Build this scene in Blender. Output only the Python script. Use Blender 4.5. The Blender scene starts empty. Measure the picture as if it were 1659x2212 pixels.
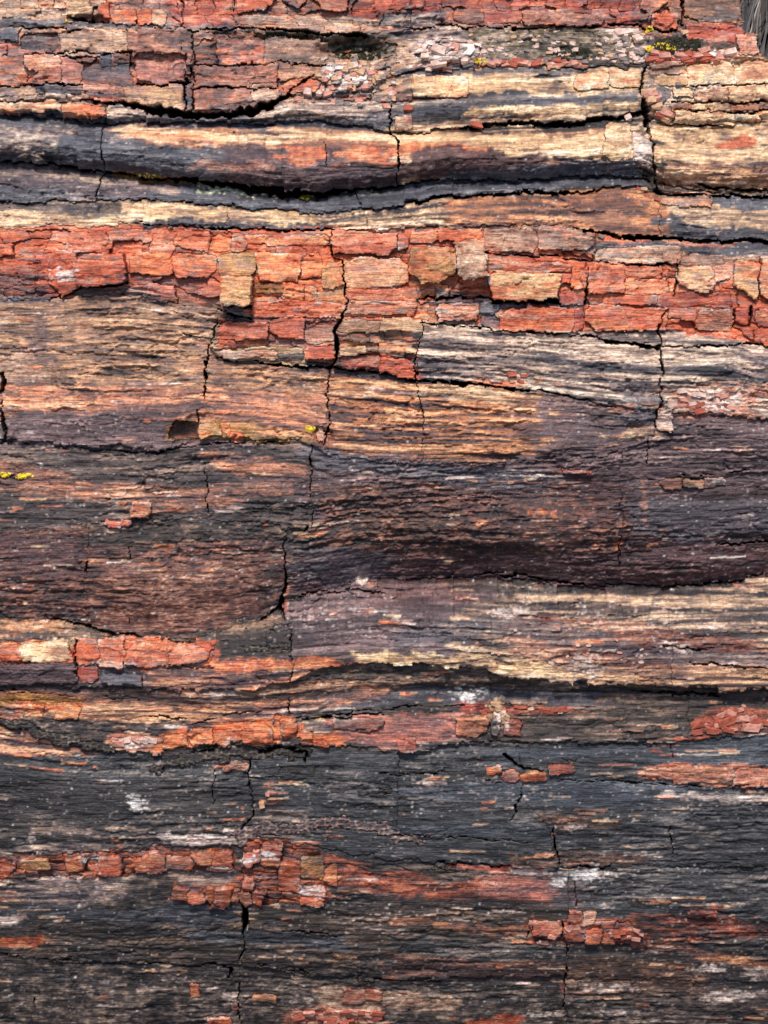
import bpy, math, random
import numpy as np
random.seed(7); rng = np.random.default_rng(7)
R_ = math.radians
scene = bpy.context.scene
C = scene.collection

# ------------------------------------------------------------------ camera
PITCH = R_(35); RAD = 1.40; DIST = 2.60; HALF = 0.60          # log radius, camera distance, half height seen
AX = np.array([0.0, 0.0, 0.02])                                # a point of the log axis (axis runs along X)
N0 = np.array([0, -math.cos(PITCH), math.sin(PITCH)]); U0 = np.array([0, math.sin(PITCH), math.cos(PITCH)])
cam_d = bpy.data.cameras.new('camera'); cam = bpy.data.objects.new('camera', cam_d); C.objects.link(cam)
cam.location = AX + (RAD + DIST) * N0
cam.rotation_euler = (R_(90) - PITCH, 0, 0)
cam_d.sensor_fit = 'VERTICAL'; cam_d.sensor_height = 24; cam_d.lens = 12 * DIST / HALF
cam_d.clip_start = 0.05; cam_d.clip_end = 500
scene.camera = cam
scene.render.resolution_x = 768; scene.render.resolution_y = 1024
# ------------------------------------------------------------------ light
SUN_EL, SUN_AZ = R_(76), R_(197)         # azimuth clockwise from +Y
w = bpy.data.worlds.new('World'); scene.world = w; w.use_nodes = True
nt = w.node_tree
sky = nt.nodes.new('ShaderNodeTexSky'); sky.sky_type = 'NISHITA'; sky.sun_disc = False
sky.sun_elevation = SUN_EL; sky.sun_rotation = SUN_AZ; sky.air_density = 1.0; sky.dust_density = 3.0
bg = nt.nodes['Background']; bg.inputs['Strength'].default_value = 0.105
nt.links.new(sky.outputs[0], bg.inputs[0])
sd = bpy.data.lights.new('sun', 'SUN'); sun = bpy.data.objects.new('sun', sd); C.objects.link(sun)
sd.energy = 2.7; sd.angle = R_(9); sd.color = (1.0, 0.92, 0.83)
sun.rotation_euler = (R_(90) - SUN_EL, 0, R_(180) - SUN_AZ)
scene.view_settings.view_transform = 'Standard'; scene.view_settings.look = 'None'
scene.view_settings.exposure = 0.68; scene.view_settings.gamma = 1.0
scene.view_settings.use_curve_mapping = False
scene.cycles.max_bounces = 5

# ------------------------------------------------------------------ helpers
def lin(c):
    c = np.asarray(c, float) / 255.0
    return np.where(c <= 0.04045, c / 12.92, ((c + 0.055) / 1.055) ** 2.4)
def hsh(i, j, s):
    i = i.astype(np.int64).astype(np.uint32); j = j.astype(np.int64).astype(np.uint32)
    h = i * np.uint32(374761393) + j * np.uint32(668265263) + np.uint32((s * 2246822519) % 4294967296)
    h = (h ^ (h >> np.uint32(13))) * np.uint32(1274126177)
    h = (h ^ (h >> np.uint32(15))) * np.uint32(2246822519)
    return ((h ^ (h >> np.uint32(16))) & np.uint32(0xFFFFFF)).astype(np.float32) / np.float32(16777215)
def vn(u, v, s):
    iu = np.floor(u); iv = np.floor(v); fu = (u - iu).astype(np.float32); fv = (v - iv).astype(np.float32)
    fu = fu * fu * (3 - 2 * fu); fv = fv * fv * (3 - 2 * fv)
    a = hsh(iu, iv, s); b = hsh(iu + 1, iv, s); c = hsh(iu, iv + 1, s); d = hsh(iu + 1, iv + 1, s)
    return (a + (b - a) * fu) * (1 - fv) + (c + (d - c) * fu) * fv
def fbm(u, v, s, o=3):
    t = 0; a = 1.0; n = 0
    for k in range(o):
        t = t + a * vn(u * 2 ** k, v * 2 ** k, s + 17 * k); n += a; a *= 0.55
    return t / n
def sst(a, b, x):
    t = np.clip((x - a) / (b - a), 0, 1); return t * t * (3 - 2 * t)
def worley(u, v, s):
    iu = np.floor(u); iv = np.floor(v); f1 = np.full(u.shape, 9.0); f2 = f1.copy()
    for a in (-1, 0, 1):
        for b in (-1, 0, 1):
            cx = iu + a + 0.15 + 0.7 * hsh(iu + a, iv + b, s); cy = iv + b + 0.15 + 0.7 * hsh(iu + a, iv + b, s + 5)
            d = np.hypot(u - cx, v - cy); f2 = np.minimum(f2, np.maximum(f1, d)); f1 = np.minimum(f1, d)
    return f2 - f1

# ------------------------------------------------------------------ survey grid of the log's face (units: 0.54 mm)
FW, FH = 1659.0, 2212.0
def axis(lo, hi, step, lo_end, hi_end, g=1.11):
    a = list(np.arange(lo, hi, step)); s = step; x = a[-1]
    while x < hi_end: s = min(s * g, 12 if x < hi + 380 else 60); x += s; a.append(x)
    b = []; s = step; x = lo
    while x > lo_end: s = min(s * g, 12 if x > lo - 380 else 60); x -= s; b.append(x)
    return np.array(b[::-1] + a)
GX = axis(-30, 1692, 2.05, -800, 2450); GY = axis(-24, 2236, 1.8, -1500, 3000)
def phi_of(y):
    """angle round the log, seen from its axis, at survey height y"""
    def solve(yy):
        t = (FH / 2 - yy) / (FH / 2) * (HALF / DIST); b = np.arctan(t)
        return np.arcsin((RAD + DIST) / RAD * np.sin(b)) - b
    y = np.asarray(y, float); lo, hi = -30.0, FH + 30
    p = solve(np.clip(y, lo, hi)); k = 2.0 * HALF / FH / RAD * 1.2
    return p + np.where(y < lo, (lo - y) * k, 0) - np.where(y > hi, (y - hi) * k, 0)
def place(x, y, h):
    """survey point + relief h (metres) -> world"""
    p = phi_of(y); depth = (RAD + DIST) - RAD * np.cos(p)
    X = (x - FW / 2) * (2 * HALF / FH) * np.minimum(depth / DIST, 1.5)
    q = R_(-7) + np.sign(p) * np.maximum(np.abs(p) - .6, 0)      # the splinters all stand out one way
    yy = RAD * np.cos(p) + h * np.cos(q); uu = RAD * np.sin(p) + h * np.sin(q)
    P = AX[None, :] + yy[..., None] * N0 + uu[..., None] * U0
    P[..., 0] = X
    return P
xc = 0.5 * (GX[1:] + GX[:-1]); yc = 0.5 * (GY[1:] + GY[:-1])
X, Y = np.meshgrid(xc, yc); NY, NX = X.shape
# broken, wavering edges: warped survey coordinates
def jag(a, b, s, L, k):
    """stepped offsets, as splinters break: constant along runs of uneven length"""
    r = np.floor(b / k + 2 * vn(a / 60, b / 60, s)); q = np.floor(a / (L * (.5 + hsh(r, r * 0 + 1, s))) + 9 * hsh(r, r * 0, s + 1))
    return hsh(q, r, s + 2) - .5
XW = (X + 9 * (vn(X / 45, Y / 60, 1) - .5) + 5 * (vn(X / 13, Y / 12, 2) - .5) + 6 * jag(X, Y, 611, 90, 15) + 5 * jag(X, Y, 621, 60, 6)).astype(np.float32)
YW = (Y + 8 * (vn(X / 110, Y / 60, 3) - .5) + 5 * (vn(X / 22, Y / 25, 4) - .5) + 4 * (vn(X / 7, Y / 9, 5) - .5) + 9 * jag(X, Y, 631, 42, 60) + 5 * jag(X, Y, 641, 17, 40)).astype(np.float32)

# ------------------------------------------------------------------ strata: curves and relief profiles (mm)
def P_(s): return np.array([[float(v) for v in q.split(',')] for q in s.split()])
CURVES = [P_(s) for s in (
 '0,42 150,48 400,60 550,63 700,68 830,70 1000,60 1200,62 1300,65 1380,62 1470,85 1600,100 1700,104',
 '0,216 170,216 270,222 340,240 400,252 470,254 540,249 630,208 700,212 800,200 850,165 950,148 1100,140 1380,148 1500,135 1659,128',
 '0,240 130,258 240,263 420,262 560,262 700,262 850,286 985,278 1130,271 1250,265 1385,247 1450,268 1600,258 1659,255',
 '0,347 110,352 220,371 330,385 430,400 540,415 620,427 700,425 850,404 950,390 1050,385 1130,384 1380,378 1420,400 1500,410 1659,415',
 '0,436 100,437 180,431 300,434 500,446 600,455 700,465 840,450 955,425 1030,420 1130,415 1255,418 1380,402 1430,418 1659,428',
 '0,490 200,487 300,485 450,495 700,500 860,490 950,487 1150,488 1240,494 1330,510 1400,518 1659,524',
 '0,645 115,650 180,640 300,640 470,668 545,685 735,682 900,690 1000,698 1240,718 1440,712 1580,715 1620,740 1659,745',
 '0,762 200,764 470,775 600,790 725,796 905,818 1075,832 1200,850 1400,885 1659,900',
 '0,950 200,965 370,970 440,940 650,950 720,985 880,1000 1100,995 1300,985 1400,955 1659,950',
 '0,1150 220,1132 400,1122 600,1140 660,1150 760,1110 900,1085 1100,1075 1350,1060 1659,1050',
 '0,1340 120,1345 250,1372 420,1385 560,1345 620,1310 800,1265 1000,1262 1200,1283 1450,1285 1659,1255',
 '0,1480 300,1490 520,1495 620,1470 770,1430 950,1438 1060,1455 1250,1475 1450,1485 1659,1490',
 '0,1562 100,1605 240,1625 330,1625 450,1612 600,1616 740,1612 900,1622 1060,1602 1300,1602 1659,1592',
 '0,1845 220,1840 370,1828 500,1822 620,1825 850,1860 1000,1862 1180,1876 1325,1870 1659,1880',
 '0,2066 310,2085 500,2086 800,2115 1100,2110 1659,2120')]
PROF = [[0, 6, 12, 8], [10, 12, 10, 8], [2, 12, 15, 3], [-6, 12, 28, 33, 24, 2], [-10, -1, 5, 6, 5], [-2, 6, 9, 8],
        [6, 12, 13, 9], [12, 11, 8, 6], [3, 3, 6, 4], [3.5, -3, -9, -15], [-15, -17, -24, -40, -58], [-52, -18, -2, 5, 6], [-5, -12, -9, -3],
        [-8, -2, 1, -2], [-3, 2, 3, 2], [-3, 0, -3, -8]]
NOM = [c[:, 1].mean() for c in CURVES]
ys = np.array([np.interp(xc, c[:, 0], c[:, 1]) for c in CURVES])          # curve heights per column
# per-cell stratum, fraction across it, and flow coordinate
STR = np.zeros(X.shape, np.int16); T = np.zeros(X.shape, np.float32); G = np.zeros(X.shape, np.float32)
ext = [-1500] + [None] * 15 + [3200]
for i in range(len(CURVES) + 1):
    top = np.interp(XW, CURVES[i - 1][:, 0], CURVES[i - 1][:, 1]) if i > 0 else np.full(X.shape, -120.0)
    bot = np.interp(XW, CURVES[i][:, 0], CURVES[i][:, 1]) if i < len(CURVES) else np.full(X.shape, 2330.0)
    m = (YW >= top) if i > 0 else np.ones(X.shape, bool)
    t = (YW - top) / np.maximum(bot - top, 6)
    STR[m] = i; T[m] = np.clip(t, 0, 1)[m]
    nt_, nb = (NOM[i - 1] if i else -120.0), (NOM[i] if i < len(CURVES) else 2330.0)
    G[m] = (nt_ + t * (nb - nt_))[m]
# smooth flow (for the grain) uses unwarped heights so that fibres run on
GS = np.zeros(X.shape, np.float32)
for j in range(NX):
    k = np.concatenate([[-120.0 + ys[0, j] - NOM[0]], ys[:, j], [2330.0 + ys[-1, j] - NOM[-1]]])
    GS[:, j] = np.interp(yc, np.maximum.accumulate(k + np.arange(len(k)) * 1e-3), [-120.0] + NOM + [2330.0]) + np.minimum(yc + 120, 0) + np.maximum(yc - 2330, 0)
GS = GS + (.42 * sst(850, 1050, Y) + .2) * (Y - GS)
GS = GS + 8 * (vn(X / 300, Y / 70, 9) - .5) + 1.5 * (vn(X / 90, Y / 30, 10) - .5) + 2.5 * jag(X, Y, 651, 50, 7)
H = np.zeros(X.shape, np.float32)
for i, p in enumerate(PROF):
    m = STR == i; v = np.interp(T[m], np.linspace(0, 1, len(p)), p)
    if 9 <= i <= 12: v = v * (.32 + .68 * sst(430, 950, X[m])) + (-3) * (1 - sst(430, 950, X[m]))
    H[m] = v
H += 8 * (fbm(X / 420, Y / 260, 21, 2) - .5)

# ------------------------------------------------------------------ noises that run along the grain
S1 = fbm(X / 130, GS / 9.0, 31, 4)          # fibres
S2 = fbm(X / 52, GS / 3.6, 41, 3)           # fine fibres
S3 = fbm(X / 260, GS / 34, 51, 3)           # broad colour bands
ISO = fbm(X / 16, Y / 14, 61, 4); ISO2 = fbm(X / 60, Y / 45, 71, 3)
def bricks(ph, L, s, wob=0.35, slant=0.):
    """irregular splinters lying along the grain: returns tone, height in 0..1, and ids"""
    v = GS / ph + wob * 2 * (vn(X / 90, GS / 40, s) - .5) + 0.25 * (vn(X / 14, GS / 9, s + 1) - .5)
    r = np.floor(v); u = XW / (L * (0.6 + 0.9 * hsh(r, r * 0 + 3, s + 2))) + 37 * hsh(r, r * 0, s + 3)
    if slant: u = u + slant * (v - r - .5) * (hsh(r, np.floor(X / 90), s + 8) - .5)
    c = np.floor(u)
    return hsh(r, c, s + 4), hsh(r, c, s + 5), r, c
B1, B1h, _, _ = bricks(11, 85, 81); B2, B2h, _, _ = bricks(25, 60, 91); B3, B3h, _, _ = bricks(5.5, 70, 101); B4, B4h, _, _ = bricks(3.4, 34, 171, .2); B5, B5h, _, _ = bricks(14, 260, 181, .25)
S4 = fbm((X + 10 * vn(X / 30, Y / 20, 113)) / 30, GS / 4.6, 111, 3); S5 = vn(X / 11, GS / 2.6, 121)
def facets(u, v, s):
    iu = np.floor(u); iv = np.floor(v); f1 = np.full(u.shape, 9.0); out = np.zeros(u.shape, np.float32)
    for a in (-1, 0, 1):
        for b in (-1, 0, 1):
            cx = iu + a + hsh(iu + a, iv + b, s); cy = iv + b + hsh(iu + a, iv + b, s + 5); d = np.hypot(u - cx, v - cy); m = d < f1; f1 = np.where(m, d, f1)
            hh = (u - cx) * (hsh(iu + a, iv + b, s + 7) - .5) * 2 + (v - cy) * (hsh(iu + a, iv + b, s + 8) - .5) * 2.4 + (hsh(iu + a, iv + b, s + 9) - .5) * .8
            out = np.where(m, hh, out); ton = hsh(iu + a, iv + b, s + 11) if a == b == -1 else np.where(m, hsh(iu + a, iv + b, s + 11), ton)
    return out, ton
FAC, FT = facets(XW / 44, YW / 26, 131); FAC2, _ = facets(XW / 17, YW / 10, 141)
FAC3, F3T = facets((X + 12 * S1) / 48, GS / 6.5, 191); FAC4, F4T = facets(X / 21, GS / 3.5, 201)
def stretch(n, k): return np.clip((n - .5) * k + .5, 0, 1)
S6 = fbm(X / 300, GS / 5.0 + 1.2 * S3, 211, 3); LAM = sst(.40, .62, vn(X / 230, GS / 60, 221)); CALM = sst(.36, .66, fbm(X / 150, GS / 42, 231, 2))     # where long laminae show; how broken the face is
NF = stretch(0.15 * S1 + 0.07 * S2 + 0.13 * S4 + 0.18 * S3 + 0.06 * B1 + 0.07 * B3 + (0.13 * F3T + .09 * F4T) * (1 - .7 * LAM) + (.19 + .20 * .7 * LAM) * S6, 4.1); NF = np.clip(.5 + (NF - .5) * (.62 + .5 * CALM) - .03 - .12 * sst(1450, 1750, Y), 0, 1)
NL = stretch(.50 * S6 + .16 * S1 + .08 * S4 + .12 * S3 + .07 * F3T + .07 * B5, 4.2)
NB = stretch(0.14 * S1 + 0.08 * S2 + 0.13 * S4 + 0.17 * S3 + 0.08 * B2 + 0.10 * ISO + 0.12 * F3T + .10 * F4T + .08 * FT, 4.0)
ISO3 = fbm(X / 7, Y / 5, 151, 3)
NR = stretch(0.24 * ISO + 0.13 * ISO2 + 0.18 * ISO3 + 0.15 * S4 + 0.10 * S2 + .10 * F3T + .10 * F4T, 3.9)

RAMP = {k: [[float(c) for c in q.split(',')] for q in v.split()] for k, v in dict(
 cdk='40,38,43 60,59,67 78,76,84 112,104,106', slate='46,46,53 70,71,81 94,94,103 130,126,127',
 blue='40,43,49 57,61,69 73,78,87 106,109,117', greyc='40,39,46 78,74,80 134,114,110 208,176,152 234,212,190',
 cream='118,96,88 212,168,124 236,202,158 240,226,200', creamdk='44,42,49 84,77,78 180,142,114 232,194,152 240,222,196',
 tanfib='74,62,63 126,98,84 186,138,104 228,182,136', tangrey='72,63,65 122,98,90 174,134,112 216,178,148',
 orfib='54,46,52 94,70,70 152,98,72 206,140,96 232,184,140', mauve='52,42,46 82,66,70 104,84,86 142,116,114',
 mauvor='54,45,49 97,74,76 144,99,84 202,132,98 230,180,142', purp='38,26,31 63,44,48 84,58,60 118,86,82',
 purpor='36,26,29 63,44,46 88,60,56 124,80,68 164,110,88', brown='46,36,34 74,56,49 102,74,60 150,108,84',
 darkfl='28,27,29 46,43,44 63,57,56 88,77,72 152,126,108', dark2='27,25,26 44,39,39 62,54,51 86,72,65 148,118,98',
 bluefl='31,30,32 47,48,52 62,64,68 88,86,88 146,132,122', redb='140,65,46 188,88,60 205,112,80 222,154,120',
 ored='160,76,50 212,108,68 226,138,90 236,178,128', salm='126,82,72 180,112,90 206,144,116 226,186,160',
 brick='104,46,40 148,64,52 178,86,68 206,130,106', salsl='76,72,82 132,94,92 202,122,102 220,160,140',
 yel='160,106,66 198,144,98 216,180,132 204,126,94', olive='112,90,54 160,124,78 196,150,98 204,138,98',
 tan='112,90,80 164,128,106 204,166,138 228,196,168', pale='140,112,106 208,176,164 236,216,204 246,236,228',
 dirt='36,32,26 80,70,56 124,108,90 170,148,128', moss='20,20,15 34,34,24 52,50,38 70,64,50', ochre='84,56,26 146,96,42 186,132,68',
 grey2='32,29,31 54,48,49 78,68,65 110,94,85 162,140,124', dsalm='54,49,51 108,80,74 168,110,90 212,162,136', strand='32,30,33 62,54,54 124,100,88 208,168,134 240,212,178', rust='34,29,32 70,46,43 146,74,55 198,116,84', blk='24,22,24 36,34,36 52,50,52', palegr='150,160,130 205,212,180 228,230,210', white='170,160,158 220,214,210 240,236,232',
 redpale='196,92,70 214,120,96 228,176,160 244,226,216').items()}
KALB = 0.80
def ramp(name, n):
    c = np.array(RAMP[name]); x = np.linspace(0, 1, len(c)); c = lin(c) * KALB
    return np.stack([np.interp(n, x, c[:, k]) for k in range(3)], -1).astype(np.float32)
COL = ramp('darkfl', NF)
FIB = np.full(X.shape, 1.0, np.float32); BLK = np.full(X.shape, .4, np.float32); RGH = np.full(X.shape, .5, np.float32); FCT = np.full(X.shape, .12, np.float32)
def ribbon_alpha(pts, soft):
    p = P_(pts); x0, x1 = p[:, 0].min(), p[:, 0].max()
    i0, i1 = np.searchsorted(xc, [x0 - 40 if x0 > 0 else -1e9, x1 + 40 if x1 < 1659 else 1e9])
    y0, y1 = p[:, 1].min(), p[:, 2].max(); j0, j1 = np.searchsorted(yc, [y0 - 40, y1 + 40])
    if y0 < -10: j0 = 0
    if y1 > 2205: j1 = NY
    sl = (slice(j0, j1), slice(i0, i1)); xx = XW[sl]; yy = YW[sl] + (S2[sl] - .5) * soft * 1.6 + (S1[sl] - .5) * soft * 1.2
    t = np.interp(xx, p[:, 0], p[:, 1]); b = np.interp(xx, p[:, 0], p[:, 2])
    if y0 < -10: t = np.minimum(t, -1e5)
    if y1 > 2205 and x1 - x0 > 1500: b = np.maximum(b, 1e5)
    d = np.minimum(yy - t, b - yy)
    ex = xx + (B1[sl] - .5) * min(soft * 6, 60)
    if x0 > 0: d = np.minimum(d, (ex - x0) * 0.5)
    if x1 < 1659: d = np.minimum(d, (x1 - ex) * 0.5)
    return sl, sst(-soft * .35, soft * .35, d)
def zone(spec):
    """'ramp kind soft amount fib blk rgh | x,top,bottom ...'"""
    a, pts = spec.split('|'); rm, kind, soft, amt, f, b, r = a.split()
    sl, al = ribbon_alpha(pts, float(soft)); al = al * float(amt)
    n = {'F': NF, 'B': NB, 'R': NR, 'L': NL}[kind][sl]
    COL[sl] += (ramp(rm, n) - COL[sl]) * al[..., None]
    for A, v in ((FIB, f), (BLK, b), (RGH, r)): A[sl] += (float(v) - A[sl]) * al
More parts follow.
